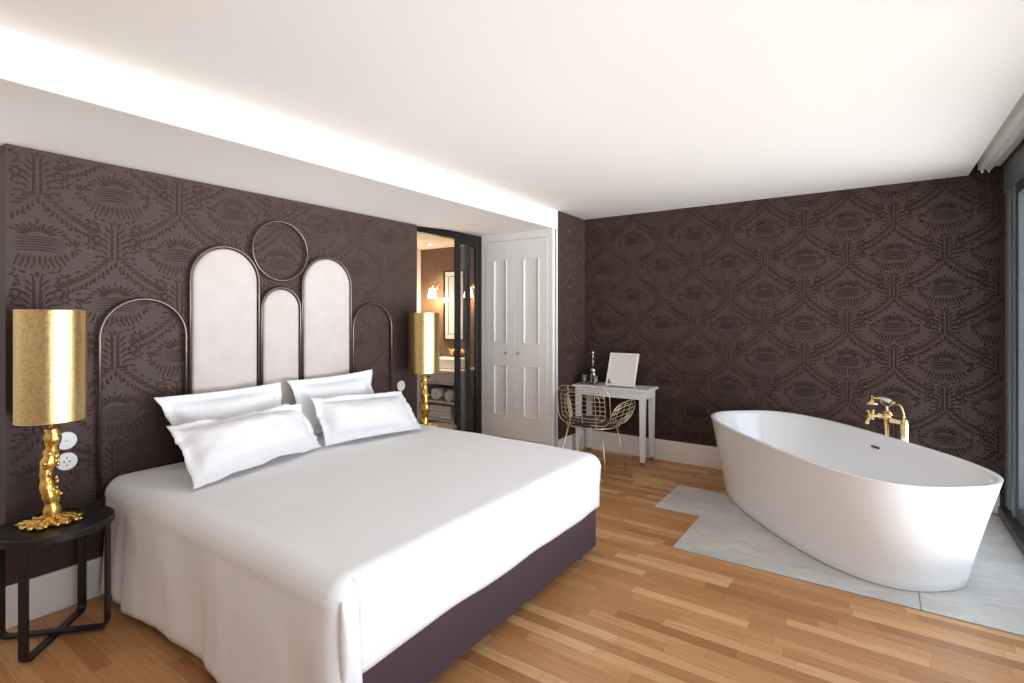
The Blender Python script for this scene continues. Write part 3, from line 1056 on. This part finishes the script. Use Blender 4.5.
bm = bmesh.new(); lathe(bm, [(0.034, 0.1262), (0.034, 0.132), (0.028, 0.134)], 28); obj('drain', bm, M['chrome'], tb, auto=40)
# overflow slot in the far inner wall
oy = 0.430 - 0.012
bm = B(-0.084, -0.014, 0.434, 0.462, 0.506, 0.518, 0.003, 2)
obj('overflow_slot', bm, M['dark'], tb)

# ------------------------------------------------------------------ TUB FILLER
fa = tag(empty('tub_faucet', (0.075, 4.80, 0)), 'freestanding brass bath mixer with hand shower behind the white bathtub', 'faucet')
ax = Vector((0.632, -0.775, 0)).normalized()        # along the tub
ix = Vector((-0.775, -0.632, 0)).normalized()       # towards the tub
def fpt(s, t, z): return ax * s + ix * t + Vector((0, 0, z))
def fobj(name, bm, parent=fa, mat='brass', **k): return obj(name, bm, M[mat], parent, smooth=True, **k)
bm = bmesh.new()
tube(bm, [fpt(0, 0, 0.0005), fpt(0, 0, 0.012), fpt(0, 0, 0.0121), fpt(0, 0, 0.722)], [0.038, 0.036, 0.0185, 0.0185], 20)
tube(bm, [fpt(0, 0, 0.687), fpt(0, 0, 0.694), fpt(0, 0, 0.722), fpt(0, 0, 0.734)], [0.020, 0.027, 0.027, 0.020], 20)
fobj('standpipe', bm)
bm = bmesh.new()
tube(bm, [fpt(0.16, 0, 0.0005), fpt(0.16, 0, 0.012), fpt(0.16, 0, 0.0121), fpt(0.16, 0, 0.682), fpt(0.16, 0, 0.712), fpt(0.16, 0, 0.727)], [0.042, 0.040, 0.026, 0.026, 0.023, 0.008], 20)
fobj('standpipe', bm)
bm = bmesh.new()
tube(bm, [fpt(0.0, 0, 0.69), fpt(0.04, 0, 0.69), fpt(0.042, 0, 0.69), fpt(0.056, 0, 0.69), fpt(0.058, 0, 0.69), fpt(0.16, 0, 0.69)], [0.016, 0.016, 0.023, 0.023, 0.0165, 0.0165], 16)
tube(bm, [fpt(0.0, 0, 0.707), fpt(-0.035, 0.015, 0.707), fpt(-0.037, 0.016, 0.707), fpt(-0.06, 0.022, 0.707), fpt(-0.062, 0.022, 0.707), fpt(-0.115, 0.03, 0.707)], [0.019, 0.019, 0.024, 0.024, 0.015, 0.014], 16)
tube(bm, [fpt(0.0, 0.0, 0.722), fpt(-0.02, 0.0, 0.747), fpt(0.03, 0, 0.747), fpt(0.04, 0, 0.722)], [0.012, 0.012, 0.012, 0.010], 12)
fobj('valve_body', bm)
bm = bmesh.new()
tube(bm, round_path([fpt(-0.03, 0.01, 0.707), fpt(-0.05, 0.05, 0.706), fpt(-0.07, 0.085, 0.690), fpt(-0.078, 0.095, 0.650)], 0.05, 6), 0.013, 14)
tube(bm, [fpt(-0.078, 0.094, 0.657), fpt(-0.078, 0.096, 0.640)], [0.0165, 0.0165], 14)
fobj('spout', bm)
for (s, t) in ((-0.125, 0.03), (-0.075, 0.068)):
    bm = bmesh.new()
    c = fpt(s, t, 0.707)
    d = (ax * -1) if s < -0.1 else ix
    e1 = Vector((0, 0, 1)); e2 = d.cross(e1)
    e1r, e2r = (e1 + e2).normalized(), (e1 - e2).normalized()
    tube(bm, [c - d * 0.012, c + d * 0.010, c + d * 0.018], [0.011, 0.011, 0.007], 12)
    if s > -0.1: tube(bm, [fpt(-0.06, 0.022, 0.707), c - d * 0.01], 0.010, 10)
    for e in (e1r, e2r):
        tube(bm, [c - e * 0.042, c - e * 0.036, c - e * 0.010, c + e * 0.010, c + e * 0.036, c + e * 0.042], [0.007, 0.012, 0.007, 0.007, 0.012, 0.007], 10)
    fobj('cross_handle', bm)
# cradle
bm = bmesh.new()
tube(bm, [fpt(0, 0, 0.732), fpt(0, 0, 0.79)], 0.009, 12)
pts = []
for i in range(13):
    a = PI + PI * i / 12
    pts.append(fpt(0.058 * math.cos(a), 0, 0.83 + 0.042 * math.sin(a)))
tube(bm, pts, 0.0055, 10)
fobj('cradle', bm)
# hand shower
hs = fobj('hand_shower', tube(bmesh.new(), [fpt(-0.050, 0, 0.836), fpt(-0.075, 0.004, 0.837), fpt(-0.105, 0.008, 0.837), fpt(-0.125, 0.010, 0.827)], [0.011, 0.010, 0.011, 0.012], 12))
bm = bmesh.new()
c = fpt(-0.128, 0.012, 0)
lathe(bm, [(0.012, 0.824), (0.016, 0.807), (0.043, 0.794), (0.046, 0.786), (0.044, 0.779), (0.02, 0.777)], 28, c.x, c.y)
tube(bm, [Vector((c.x, c.y, 0.822)), Vector((c.x, c.y, 0.847))], [0.012, 0.008], 12)
fobj('shower_head', bm, hs)
bm = bmesh.new()
tube(bm, [fpt(-0.050, 0, 0.836), fpt(-0.046, 0, 0.836), fpt(0.0, 0, 0.83), fpt(0.038, 0, 0.824), fpt(0.044, 0, 0.823)], [0.010, 0.0145, 0.0165, 0.0145, 0.010], 16)
g_ = fobj('grip', bm, hs, 'ceramic'); g_['label'] = 'white ceramic grip'
bm = bmesh.new()
tube(bm, [fpt(0.044, 0, 0.823), fpt(0.062, 0, 0.82), fpt(0.075, 0, 0.818)], [0.012, 0.014, 0.009], 12)
fobj('grip_cap', bm, hs)
bm = bmesh.new()
tube(bm, round_path([fpt(0.072, 0, 0.818), fpt(0.125, 0, 0.817), fpt(0.152, 0, 0.762), fpt(0.160, 0.004, 0.722)], 0.06, 8), 0.0075, 12)
fobj('hose', bm)

# ------------------------------------------------------------------ DRESSING TABLE
dx0, dx1, dy0, dy1, dz = -2.600, -1.800, 4.868, 5.205, 0.742
ds = tag(empty('dressing_table', (-2.2, 5.04, 0)), 'small white dressing table with raised lid mirror against the dark back wall', 'table')
d0 = Vector((-2.2, 5.04, 0))
bm = bmesh.new()
cx0, cx1, cy0, cy1 = -2.285, -1.965, 4.905, 5.10     # opening under the lid
for a in ((dx0, cx0, dy0, dy1), (cx1, dx1, dy0, dy1), (cx0, cx1, dy0, cy0), (cx0, cx1, cy1, dy1)):
    box(bm, *a, dz - 0.022, dz)
bmesh.ops.remove_doubles(bm, verts=bm.verts[:], dist=0.0001)
obj('tabletop', shift(bm, d0), M['lacquer'], ds)
bm = bmesh.new()
ins = 0.03
box(bm, dx0 + ins, dx1 - ins, dy0 + 0.02, dy0 + 0.036, dz - 0.10, dz - 0.022)
box(bm, dx0 + ins, dx1 - ins, dy1 - 0.036, dy1 - 0.02, dz - 0.10, dz - 0.022)
box(bm, dx0 + ins, dx0 + ins + 0.016, dy0 + 0.03, dy1 - 0.03, dz - 0.10, dz - 0.022)
box(bm, dx1 - ins - 0.016, dx1 - ins, dy0 + 0.03, dy1 - 0.03, dz - 0.10, dz - 0.022)
obj('apron', shift(bm, d0), M['lacquer'], ds)
bm = bmesh.new()
box(bm, cx0 - 0.01, cx1 + 0.01, cy0 - 0.01, cy1 + 0.01, dz - 0.085, dz - 0.075)
for a in ((cx0 - 0.01, cx0, cy0, cy1), (cx1, cx1 + 0.01, cy0, cy1), (cx0, cx1, cy0 - 0.01, cy0), (cx0, cx1, cy1, cy1 + 0.01)):
    box(bm, *a, dz - 0.08, dz - 0.0225)
obj('tray', shift(bm, d0), M['lacquer'], ds)
for sx in (0, 1):
    for sy in (0, 1):
        bm = bmesh.new()
        w = 0.055
        xa = dx0 + 0.025 if sx == 0 else dx1 - 0.025 - w
        ya = dy0 + 0.016 if sy == 0 else dy1 - 0.016 - w
        # square leg tapering slightly towards the floor
        t_ = bmesh.new()
        q = 0.007
        vs = [t_.verts.new(p) for p in ((xa + q, ya + q, 0.035), (xa + w - q, ya + q, 0.035), (xa + w - q, ya + w - q, 0.035), (xa + q, ya + w - q, 0.035),
                                        (xa, ya, dz - 0.022), (xa + w, ya, dz - 0.022), (xa + w, ya + w, dz - 0.022), (xa, ya + w, dz - 0.022))]
        for f in ((3, 2, 1, 0), (4, 5, 6, 7), (0, 1, 5, 4), (1, 2, 6, 5), (2, 3, 7, 6), (3, 0, 4, 7)): t_.faces.new([vs[i] for i in f])
        merge(bm, t_)
        lg = obj('leg', shift(bm, d0), M['lacquer'], ds)
        bm = B(xa + q + 0.002, xa + w - q - 0.002, ya + q + 0.002, ya + w - q - 0.002, 0.0, 0.036, 0.002, 1)
        f_ = obj('foot_cap', shift(bm, d0), M['chrome'], lg)
# the lid, raised, with mirror glass on its inner face
lw, lh = 0.312, 0.350
def lid_tf(): return Matrix.Translation(Vector((-2.122, 4.985, dz + 0.004)) - d0) @ Matrix.Rotation(R(-22), 4, 'X')
bm = bmesh.new()
fw = 0.020
box(bm, -lw / 2, -lw / 2 + fw, -0.009, 0.009, 0, lh, 0.002, 1)
box(bm, lw / 2 - fw, lw / 2, -0.009, 0.009, 0, lh, 0.002, 1)
box(bm, -lw / 2 + fw, lw / 2 - fw, -0.009, 0.009, 0, fw, 0.002, 1)
box(bm, -lw / 2 + fw, lw / 2 - fw, -0.009, 0.009, lh - fw, lh, 0.002, 1)
box(bm, -lw / 2 + fw, lw / 2 - fw, 0.0, 0.008, fw, lh - fw)
ld = obj('lid', xform(bm, lid_tf()), M['lacquer'], ds)
bm = B(-lw / 2 + fw, lw / 2 - fw, -0.005, -0.0005, fw, lh - fw)
obj('mirror_glass', xform(bm, lid_tf()), M['mirror'], ld)
bm = bmesh.new()
tube(bm, [Vector((-2.275, 5.07, dz - 0.012)) - d0, Vector((-2.275, 5.035, dz + 0.16)) - d0], 0.004, 8)
obj('lid_stay', bm, M['chrome'], ds, smooth=True)

# bottle and tumblers
BS = Matrix.Diagonal((1.1, 1.1, 1.22, 1.0))
bt = tag(empty('glass_bottle', (-2.445, 5.035, dz)), 'slim clear glass bottle with ball stopper standing on the white table', 'bottle')
bm = bmesh.new()
lathe(bm, [(0.032, 0.001), (0.036, 0.004), (0.037, 0.09), (0.034, 0.115), (0.017, 0.15), (0.0125, 0.17), (0.0125, 0.228), (0.015, 0.232), (0.015, 0.24)], 28)
obj('bottle_body', xform(bm, BS), M['bottleglass'], bt, smooth=True)
bm = bmesh.new()
lathe(bm, [(0.0185, 0.150), (0.0195, 0.152), (0.0385, 0.116), (0.0375, 0.114)], 24, cap0=False, cap1=False)
obj('shoulder_band', xform(bm, BS), M['chrome'], bt, smooth=True)
bm = bmesh.new()
lathe(bm, [(0.010, 0.225), (0.010, 0.244), (0.006, 0.248), (0.013, 0.256), (0.0165, 0.268), (0.013, 0.281), (0.004, 0.286)], 20)
obj('stopper', xform(bm, BS), M['chrome'], bt, smooth=True)
bm = bmesh.new()
lathe(bm, [(0.0378, 0.02), (0.0378, 0.085)], 28, cap0=False, cap1=False)
obj('bottle_label', xform(bm, BS), M['chrome'], bt, smooth=True)
def tumbler(x, y, label):
    t = empty('drinking_glass', (x, y, dz))
    bm = bmesh.new()
    lathe(bm, [(0.028, 0.001), (0.031, 0.003), (0.034, 0.095), (0.0325, 0.095), (0.0295, 0.012), (0.002, 0.011)], 28, cap1=True)
    o = obj('tumbler', bm, M['bottleglass'], t, smooth=True)
    bm = bmesh.new(); lathe(bm, [(0.0315, 0.0935), (0.0335, 0.097), (0.0355, 0.0935), (0.0335, 0.091), (0.0315, 0.0935)], 28, cap0=False, cap1=False)
    obj('rim', bm, M['chrome'], t, smooth=True)
    return tag(t, label, 'glass', 'tumblers by the bottle')
tumbler(-2.515, 4.97, 'clear tumbler on the white table, on the wardrobe side of the bottle')
tumbler(-2.385, 4.965, 'clear tumbler on the white table, between the bottle and the lid mirror')

# ------------------------------------------------------------------ WIRE CHAIR
ch = tag(empty('wire_chair', (-2.155, 4.42, 0), 0.0), 'gold wire armchair with dark round seat pulled up to the white table', 'chair')
WR = 0.0042
def rrect(hw, hh, r, n=8, oc=(0, 0)):
    P = []
    for cx, cy, a0 in ((hw - r, hh - r, 0), (-hw + r, hh - r, PI / 2), (-hw + r, -hh + r, PI), (hw - r, -hh + r, 1.5 * PI)):
        P += [(oc[0] + cx + r * math.cos(a0 + PI / 2 * i / n), oc[1] + cy + r * math.sin(a0 + PI / 2 * i / n)) for i in range(n + 1)]
    return P
def densify(P, closed, d=0.02):
    out = []
    n = len(P)
    for i in range(n if closed else n - 1):
        a, b = P[i], P[(i + 1) % n]
        L = math.hypot(b[0] - a[0], b[1] - a[1]); k = max(1, int(L / d))
        for q in range(k): out.append((a[0] + (b[0] - a[0]) * q / k, a[1] + (b[1] - a[1]) * q / k))
    if not closed: out.append(P[-1])
    return out
def in_rrect(x, y, hw, hh, r):
    dx = max(abs(x) - (hw - r), 0); dy = max(abs(y) - (hh - r), 0)
    return math.hypot(dx, dy) <= r + 1e-6 and abs(x) <= hw and abs(y) <= hh
def seg_clip(fn, hw, hh, r, steps=60):
    pts = [p for p in fn if in_rrect(p[0], p[1], hw, hh, r)]
    return pts
# backrest: a rounded rectangle of wires on a bowed surface, facing the table
def back_map(s, z):
    return Vector((s, -0.215 + 0.55 * s * s - 0.16 * (z - 0.655) * 0.9, z))
hw, hh, rc = 0.262, 0.172, 0.095
bm = bmesh.new()
for k, sc_ in enumerate((1.0, 0.83, 0.66)):
    P = densify(rrect(hw * sc_, hh * (sc_ if k == 0 else sc_), rc * sc_, 8, (0, -hh * (1 - sc_) * 0.0)), True)
    tube(bm, [back_map(x, 0.655 + y) for x, y in P], WR if k == 0 else WR * 0.75, 6, closed=True)
for y in (-0.115, -0.075, -0.035, 0.005, 0.045, 0.085, 0.125):
    line = [(-hw + 2 * hw * i / 80, y) for i in range(81)]
    line = seg_clip(line, hw * (0.84 if y < 0.1 else 1), hh, rc)
    tube(bm, [back_map(x, 0.655 + q) for x, q in line], WR * 0.75, 6)
for x in (-0.13, 0.0, 0.13):
    line = [(x, -hh + 2 * hh * i / 40) for i in range(41)]
    line = seg_clip(line, hw, hh, rc)
    tube(bm, [back_map(q, 0.655 + y) for q, y in line], WR * 0.85, 6)
obj('wire_backrest', bm, M['chairgold'], ch, smooth=True)
# arms
def arm(side):
    def amap(s, t):   # s along the arm (y), t up it
        return Vector((side * (0.272 + 0.40 * s + 0.30 * t), 0.075 + 0.80 * s, 0.575 + t + 0.20 * s))
    bm = bmesh.new()
    hw_, hh_, r_ = 0.150, 0.105, 0.095
    for k, sc_ in enumerate((1.0, 0.78, 0.56)):
        P = densify(rrect(hw_ * sc_, hh_ * sc_, r_ * sc_, 8), True)
        tube(bm, [amap(x, y) for x, y in P], WR if k == 0 else WR * 0.75, 6, closed=True)
    for y in (-0.06, -0.02, 0.02, 0.06):
        line = seg_clip([(-hw_ + 2 * hw_ * i / 60, y) for i in range(61)], hw_, hh_, r_)
        tube(bm, [amap(a, b) for a, b in line], WR * 0.7, 6)
    for x in (-0.08, 0.0, 0.08):
        line = seg_clip([(x, -hh_ + 2 * hh_ * i / 40) for i in range(41)], hw_, hh_, r_)
        tube(bm, [amap(a, b) for a, b in line], WR * 0.7, 6)
    return bm
for s in (-1, 1):
    obj('wire_armrest', arm(s), M['chairgold'], ch, smooth=True)
# seat ring, wire pan and cushion
bm = bmesh.new()
P = [(0.245 * math.cos(2 * PI * i / 48), 0.02 + 0.235 * math.sin(2 * PI * i / 48), 0.455) for i in range(48)]
tube(bm, P, WR * 1.2, 8, closed=True)
for k in range(-4, 5):
    x = 0.05 * k; h = math.sqrt(max(0, 1 - (x / 0.245) ** 2)) * 0.235
    tube(bm, [(x, 0.02 - h, 0.455), (x, 0.02 - h * 0.5, 0.449), (x, 0.02 + h * 0.5, 0.449), (x, 0.02 + h, 0.455)], WR * 0.7, 6)
for s in (-1, 1):   # uprights tying seat, back and arms together
    tube(bm, [(s * 0.13, -0.19, 0.455), (s * 0.13, back_map(s * 0.13, 0.49).y, 0.49)], WR, 6)
    tube(bm, [(s * 0.240, 0.06, 0.455), (s * 0.243, 0.07, 0.478)], WR, 6)
obj('seat_frame', bm, M['chairgold'], ch, smooth=True)
bm = bmesh.new()
lathe(bm, [(0.20, 0.4595), (0.226, 0.466), (0.230, 0.477), (0.222, 0.488), (0.17, 0.495), (0.01, 0.497)], 44, 0, 0.02)
obj('seat_cushion', bm, M['darkcush'], ch, smooth=True)
for sx in (-1, 1):
    for sy in (-1, 1):
        bm = bmesh.new()
        top = (sx * 0.165, 0.02 + sy * 0.155, 0.452); bot = (sx * 0.250, (-0.232 if sy < 0 else 0.195), 0.004)
        tube(bm, [top, bot], [0.0075, 0.0065], 10)
        tube(bm, [bot, (bot[0], bot[1], 0.0)], [0.009, 0.009], 10)
        tube(bm, [top, (sx * 0.172, 0.02 + sy * 0.168, 0.456)], [0.007, 0.006], 8)
        obj('leg', bm, M['chairgold'], ch, smooth=True)

# ------------------------------------------------------------------ BATHROOM THINGS
vx0, vx1, vy0, vy1 = -4.375, -3.752, 4.372, 4.845
va = tag(empty('vanity_unit', ((vx0 + vx1) / 2, 4.6, 0)), 'grey vanity unit with a drawer and open towel shelves seen through the doorway', 'cabinet')
v0 = Vector(((vx0 + vx1) / 2, 4.6, 0))
bm = bmesh.new()
for x in (vx0, vx1 - 0.045):
    for y in (vy0, vy1 - 0.045):
        box(bm, x, x + 0.045, y, y + 0.045, 0.0, 0.823, 0.002, 1)
box(bm, vx0 + 0.045, vx1 - 0.045, vy1 - 0.03, vy1 - 0.01, 0.15, 0.823)
box(bm, vx0 + 0.01, vx0 + 0.03, vy0 + 0.045, vy1 - 0.045, 0.15, 0.823)
box(bm, vx1 - 0.03, vx1 - 0.01, vy0 + 0.045, vy1 - 0.045, 0.15, 0.823)
box(bm, vx0 + 0.045, vx1 - 0.045, vy0 + 0.01, vy0 + 0.03, 0.688, 0.706)
obj('cabinet_frame', shift(bm, v0), M['vanity'], va)
bm = B(vx0 - 0.012, vx1 + 0.012, vy0 - 0.015, vy1, 0.824, 0.852, 0.003, 1)
obj('countertop', shift(bm, v0), M['marble'], va)
bm = B(vx0 + 0.048, vx1 - 0.048, vy0 + 0.004, vy0 + 0.024, 0.709, 0.820, 0.003, 1)
dw = obj('drawer', shift(bm, v0), M['vanity'], va)
bm = bmesh.new(); lathe(bm, [(0.006, 0), (0.006, 0.012), (0.014, 0.018), (0.012, 0.028)], 14)
xform(bm, Matrix.Translation(Vector((-4.16, vy0 + 0.004, 0.766)) - v0) @ Matrix.Rotation(PI / 2, 4, 'X'))
obj('knob', bm, M['dark'], dw, smooth=True)
for z in (0.475, 0.275):
    bm = B(vx0 + 0.031, vx1 - 0.031, vy0 + 0.004, vy1 - 0.031, z, z + 0.022, 0.002, 1)
    obj('shelf', shift(bm, v0), M['vanity'], va)
# rolled towels on the upper shelf
def rolled():
    bm = bmesh.new()
    n = 70; L = 0.30; turns = 3.4
    o_, i_ = [], []
    for k in range(n + 1):
        t = k / n
        a = 2 * PI * turns * t
        r0 = 0.012 + 0.056 * t
        o_.append((r0 * math.cos(a), r0 * math.sin(a))); i_.append(((r0 - 0.0135) * math.cos(a), (r0 - 0.0135) * math.sin(a)))
    def ring(y): return ([bm.verts.new((x, y, z)) for x, z in o_], [bm.verts.new((x, y, z)) for x, z in i_])
    O0, I0 = ring(0.0); O1, I1 = ring(L)
    for k in range(n):
        bm.faces.new((O0[k], O0[k + 1], O1[k + 1], O1[k])); bm.faces.new((I0[k], I0[k + 1], I1[k + 1], I1[k]))
        bm.faces.new((O0[k], O0[k + 1], I0[k + 1], I0[k])); bm.faces.new((O1[k], O1[k + 1], I1[k + 1], I1[k]))
    bm.faces.new((O0[n], I0[n], I1[n], O1[n])); bm.faces.new((O0[0], I0[0], I1[0], O1[0]))
    return bm
zr = 0.497 + 0.068
tw = obj('rolled_towel', rolled(), M['towel'], None, smooth=True)
tw.location = (-4.112, vy0 + 0.03, zr)
tag(tw, 'larger rolled white towel on the upper vanity shelf, behind the lamp stem', 'towel', 'rolled towels in the vanity')
t2 = tw.copy(); COL.objects.link(t2); t2.location = (-3.905, vy0 + 0.03, zr); t2.rotation_euler = (0, R(40), 0)
tag(t2, 'rolled white towel on the upper vanity shelf, by the right-hand post', 'towel', 'rolled towels in the vanity')
def folded(z, w, h, label):
    bm = bmesh.new()
    box(bm, -w / 2, w / 2, 0, 0.30, 0, h * 0.5, h * 0.22, 3)
    box(bm, -w / 2 + 0.004, w / 2 - 0.006, 0.003, 0.30, h * 0.5, h, h * 0.22, 3)
    o = obj('folded_towel', bm, M['towel'], None, smooth=True)
    o.location = (-4.04, vy0 + 0.03, z)
    tag(o, label, 'towel', 'folded towels in the vanity')
folded(0.2975, 0.36, 0.075, 'folded white towel at the bottom of the pile on the lower vanity shelf')
folded(0.3730, 0.33, 0.070, 'folded white towel on top of the pile on the lower vanity shelf')
# basin and its tap
bs = tag(empty('wash_basin', (-4.10, 4.62, 0.852)), 'white rectangular vessel basin on the vanity counter in the bathroom', 'basin')
bm = bmesh.new()
rings = []
for z, a, b in ((0.0, 0.215, 0.135), (0.01, 0.222, 0.142), (0.105, 0.232, 0.150), (0.112, 0.229, 0.147), (0.112, 0.219, 0.137), (0.105, 0.215, 0.133), (0.03, 0.195, 0.115), (0.022, 0.12, 0.07), (0.021, 0.01, 0.01)):
    rings.append(superring(bm, a, b, 7, z, 48))
for A, C in zip(rings, rings[1:]):
    for k in range(48): bm.faces.new((A[k], A[(k + 1) % 48], C[(k + 1) % 48], C[k]))
bm.faces.new(rings[0][::-1]); bm.faces.new(rings[-1])
obj('bowl', bm, M['ceramic'], bs, auto=45)
bm = bmesh.new(); lathe(bm, [(0.02, 0.0212), (0.02, 0.025), (0.014, 0.026)], 16); obj('drain', bm, M['brass'], bs, smooth=True)
tp = tag(empty('basin_tap', (-4.10, 4.835, 1.03)), 'brass wall tap with cross handles above the white basin', 'tap')
bm = bmesh.new()
tube(bm, [(0, 0.012, 0), (0, -0.006, 0)], [0.03, 0.028], 18)
tube(bm, round_path([(0, 0, 0), (0, -0.10, 0.02), (0, -0.15, 0.0), (0, -0.155, -0.03)], 0.04, 6), 0.011, 12)
obj('spout', bm, M['brass'], tp, smooth=True)
for s in (-1, 1):
    bm = bmesh.new()
    tube(bm, [(s * 0.10, 0.012, 0), (s * 0.10, -0.004, 0), (s * 0.10, -0.0041, 0), (s * 0.10, -0.05, 0)], [0.026, 0.024, 0.011, 0.011], 14)
    for e in (Vector((0.7, 0, 0.7)), Vector((-0.7, 0, 0.7))):
        c = Vector((s * 0.10, -0.05, 0)); tube(bm, [c - e * 0.045, c + e * 0.045], 0.008, 8)
    obj('cross_handle', bm, M['brass'], tp, smooth=True)
# mirror
mr = tag(empty('wall_mirror', (-4.20, 4.849, 1.585)), 'black framed bathroom mirror with a bordered glass, between the two lit wall lamps', 'mirror')
mw, mh = 0.165, 0.425
bm = bmesh.new()
for a in ((-mw, -mw + 0.018, -mh, mh), (mw - 0.018, mw, -mh, mh)): box(bm, a[0], a[1], -0.024, 0, a[2], a[3], 0.002, 1)
for a in ((-mh, -mh + 0.018), (mh - 0.018, mh)): box(bm, -mw + 0.018, mw - 0.018, -0.024, 0, a[0], a[1], 0.002, 1)
obj('mirror_frame', bm, M['blacksteel'], mr)
obj('mirror_glass', B(-mw + 0.018, mw - 0.018, -0.014, -0.002, -mh + 0.018, mh - 0.018), M['mirror'], mr)
bm = bmesh.new()
iw, ih = mw - 0.072, mh - 0.072
for x in (-iw, iw - 0.007): box(bm, x, x + 0.007, -0.0165, -0.0142, -ih, ih)
for z in (-ih, ih - 0.007): box(bm, -iw, iw, -0.0165, -0.0142, z, z + 0.007)
for z in (-ih, ih - 0.004):
    for x0_, x1_ in ((-mw + 0.018, -iw), (iw, mw - 0.018)): box(bm, x0_, x1_, -0.0165, -0.0142, z, z + 0.004)
obj('inner_border', bm, M['blacksteel'], mr)
# wall lamps
def sconce():
    t = empty('wall_lamp')
    bm = bmesh.new()
    tube(bm, [(0, 0, 0.075), (0, -0.016, 0.075)], [0.032, 0.030], 18)
    tube(bm, round_path([(0, -0.01, 0.075), (0, -0.085, 0.10), (0, -0.10, 0.062)], 0.03, 6), 0.007, 10)
    obj('bracket', bm, M['brass'], t, smooth=True)
    bm = bmesh.new()
    lathe(bm, [(0.018, 0.062), (0.034, 0.055), (0.046, 0.01), (0.058, -0.06), (0.055, -0.06), (0.043, 0.01), (0.031, 0.052)], 28, 0, -0.10, cap1=True)
    obj('glass_shade', bm, M['sconceglow'], t, smooth=True)
    return t
s1 = sconce(); s1.location = (-4.475, 4.849, 1.735)
tag(s1, 'lit bell-shaped wall lamp on the doorway side of the bathroom mirror', 'wall lamp', 'lit bathroom wall lamps')
s2 = copy_tree(s1); s2.location = (-3.90, 4.849, 1.735)
tag(s2, 'lit bell-shaped wall lamp seen through the sliding door glass', 'wall lamp', 'lit bathroom wall lamps')
dl = tag(empty('downlight', (-4.30, 4.52, 2.298)), 'small round recessed spotlight in the bathroom ceiling', 'downlight')
bm = bmesh.new(); lathe(bm, [(0.045, -0.0005), (0.045, -0.004), (0.034, -0.005), (0.034, -0.0005)], 28, cap0=False, cap1=False)
obj('trim_ring', bm, M['brass'], dl, smooth=True)
bm = bmesh.new(); lathe(bm, [(0.0335, -0.0008), (0.0335, -0.002)], 28)
obj('lens', bm, M['downglow'], dl)

# ------------------------------------------------------------------ LIGHT
def light(name, typ, loc, energy, col=(1, 1, 1), **k):
    l = bpy.data.lights.new(name, typ); l.energy = energy; l.color = col
    for a, v in k.items(): setattr(l, a, v)
    o = bpy.data.objects.new(name, l); COL.objects.link(o); o.location = loc
    return o
warm = (1.0, 0.66, 0.36)
light('wall_lamp_bulb', 'POINT', (-4.475, 4.70, 1.66), 8, warm, shadow_soft_size=0.04)
light('wall_lamp_bulb', 'POINT', (-3.90, 4.70, 1.66), 8, warm, shadow_soft_size=0.04)
d = light('downlight_bulb', 'SPOT', (-4.30, 4.52, 2.285), 70, (1.0, 0.75, 0.5), spot_size=R(110), spot_blend=0.6, shadow_soft_size=0.03)

# daylight: pale sky and an added bright ground band, guided through the window opening
pl = bpy.data.lights.new('window_portal', 'AREA'); pl.shape = 'RECTANGLE'; pl.size = 2.3; pl.size_y = 5.1
pl.cycles.is_portal = True
po = bpy.data.objects.new('window_portal', pl); COL.objects.link(po)
po.location = (0.97, 2.55, 1.22); po.rotation_euler = (0, R(90), 0)

w = bpy.data.worlds.new('daylight'); scene.world = w; w.use_nodes = True
nt = w.node_tree
bg = nt.nodes['Background']
tc = nt.nodes.new('ShaderNodeTexCoord'); sp = nt.nodes.new('ShaderNodeSeparateXYZ')
nt.links.new(tc.outputs['Generated'], sp.inputs[0])
rp = nt.nodes.new('ShaderNodeValToRGB')
e = rp.color_ramp.elements
e[0].position = 0.0; e[0].color = (0.80, 0.83, 0.87, 1)
e[1].position = 1.0; e[1].color = (0.52, 0.60, 0.72, 1)
q = e.new(0.30); q.color = (1.45, 1.52, 1.60, 1)
q = e.new(0.41); q.color = (2.2, 2.32, 2.46, 1)
q = e.new(0.485); q.color = (2.28, 2.4, 2.54, 1)  # band below the horizon, added to brighten ceiling and beam underside
q = e.new(0.52); q.color = (0.62, 0.67, 0.74, 1)
mr_ = nt.nodes.new('ShaderNodeMapRange')
mr_.inputs['From Min'].default_value = -1; mr_.inputs['From Max'].default_value = 1
nt.links.new(sp.outputs[2], mr_.inputs[0]); nt.links.new(mr_.outputs[0], rp.inputs[0])
nt.links.new(rp.outputs[0], bg.inputs[0])
bg.inputs[1].default_value = 4.5

# ------------------------------------------------------------------ CAMERA
HY, FPX, YAW = 315.66, 524.48, 34.657
cam = bpy.data.cameras.new('camera'); co = bpy.data.objects.new('camera', cam); COL.objects.link(co)
co.location = (0, 0, 1.46); co.rotation_euler = (R(90), 0, R(YAW))
cam.sensor_width = 36.0; cam.lens = FPX * 36.0 / 1024.0
cam.shift_y = (HY - 341.5) / 1024.0
cam.clip_start = 0.05
scene.camera = co

vs = scene.view_settings
vs.view_transform = 'Standard'; vs.look = 'None'; vs.gamma = 1.0; vs.use_curve_mapping = False
vs.exposure = 0.18
cy = scene.cycles
cy.use_denoising = True
cy.max_bounces = 10; cy.diffuse_bounces = 6; cy.glossy_bounces = 5; cy.transparent_max_bounces = 12; cy.transmission_bounces = 6
cy.sample_clamp_indirect = 8.0
cy.caustics_reflective = False; cy.caustics_refractive = False
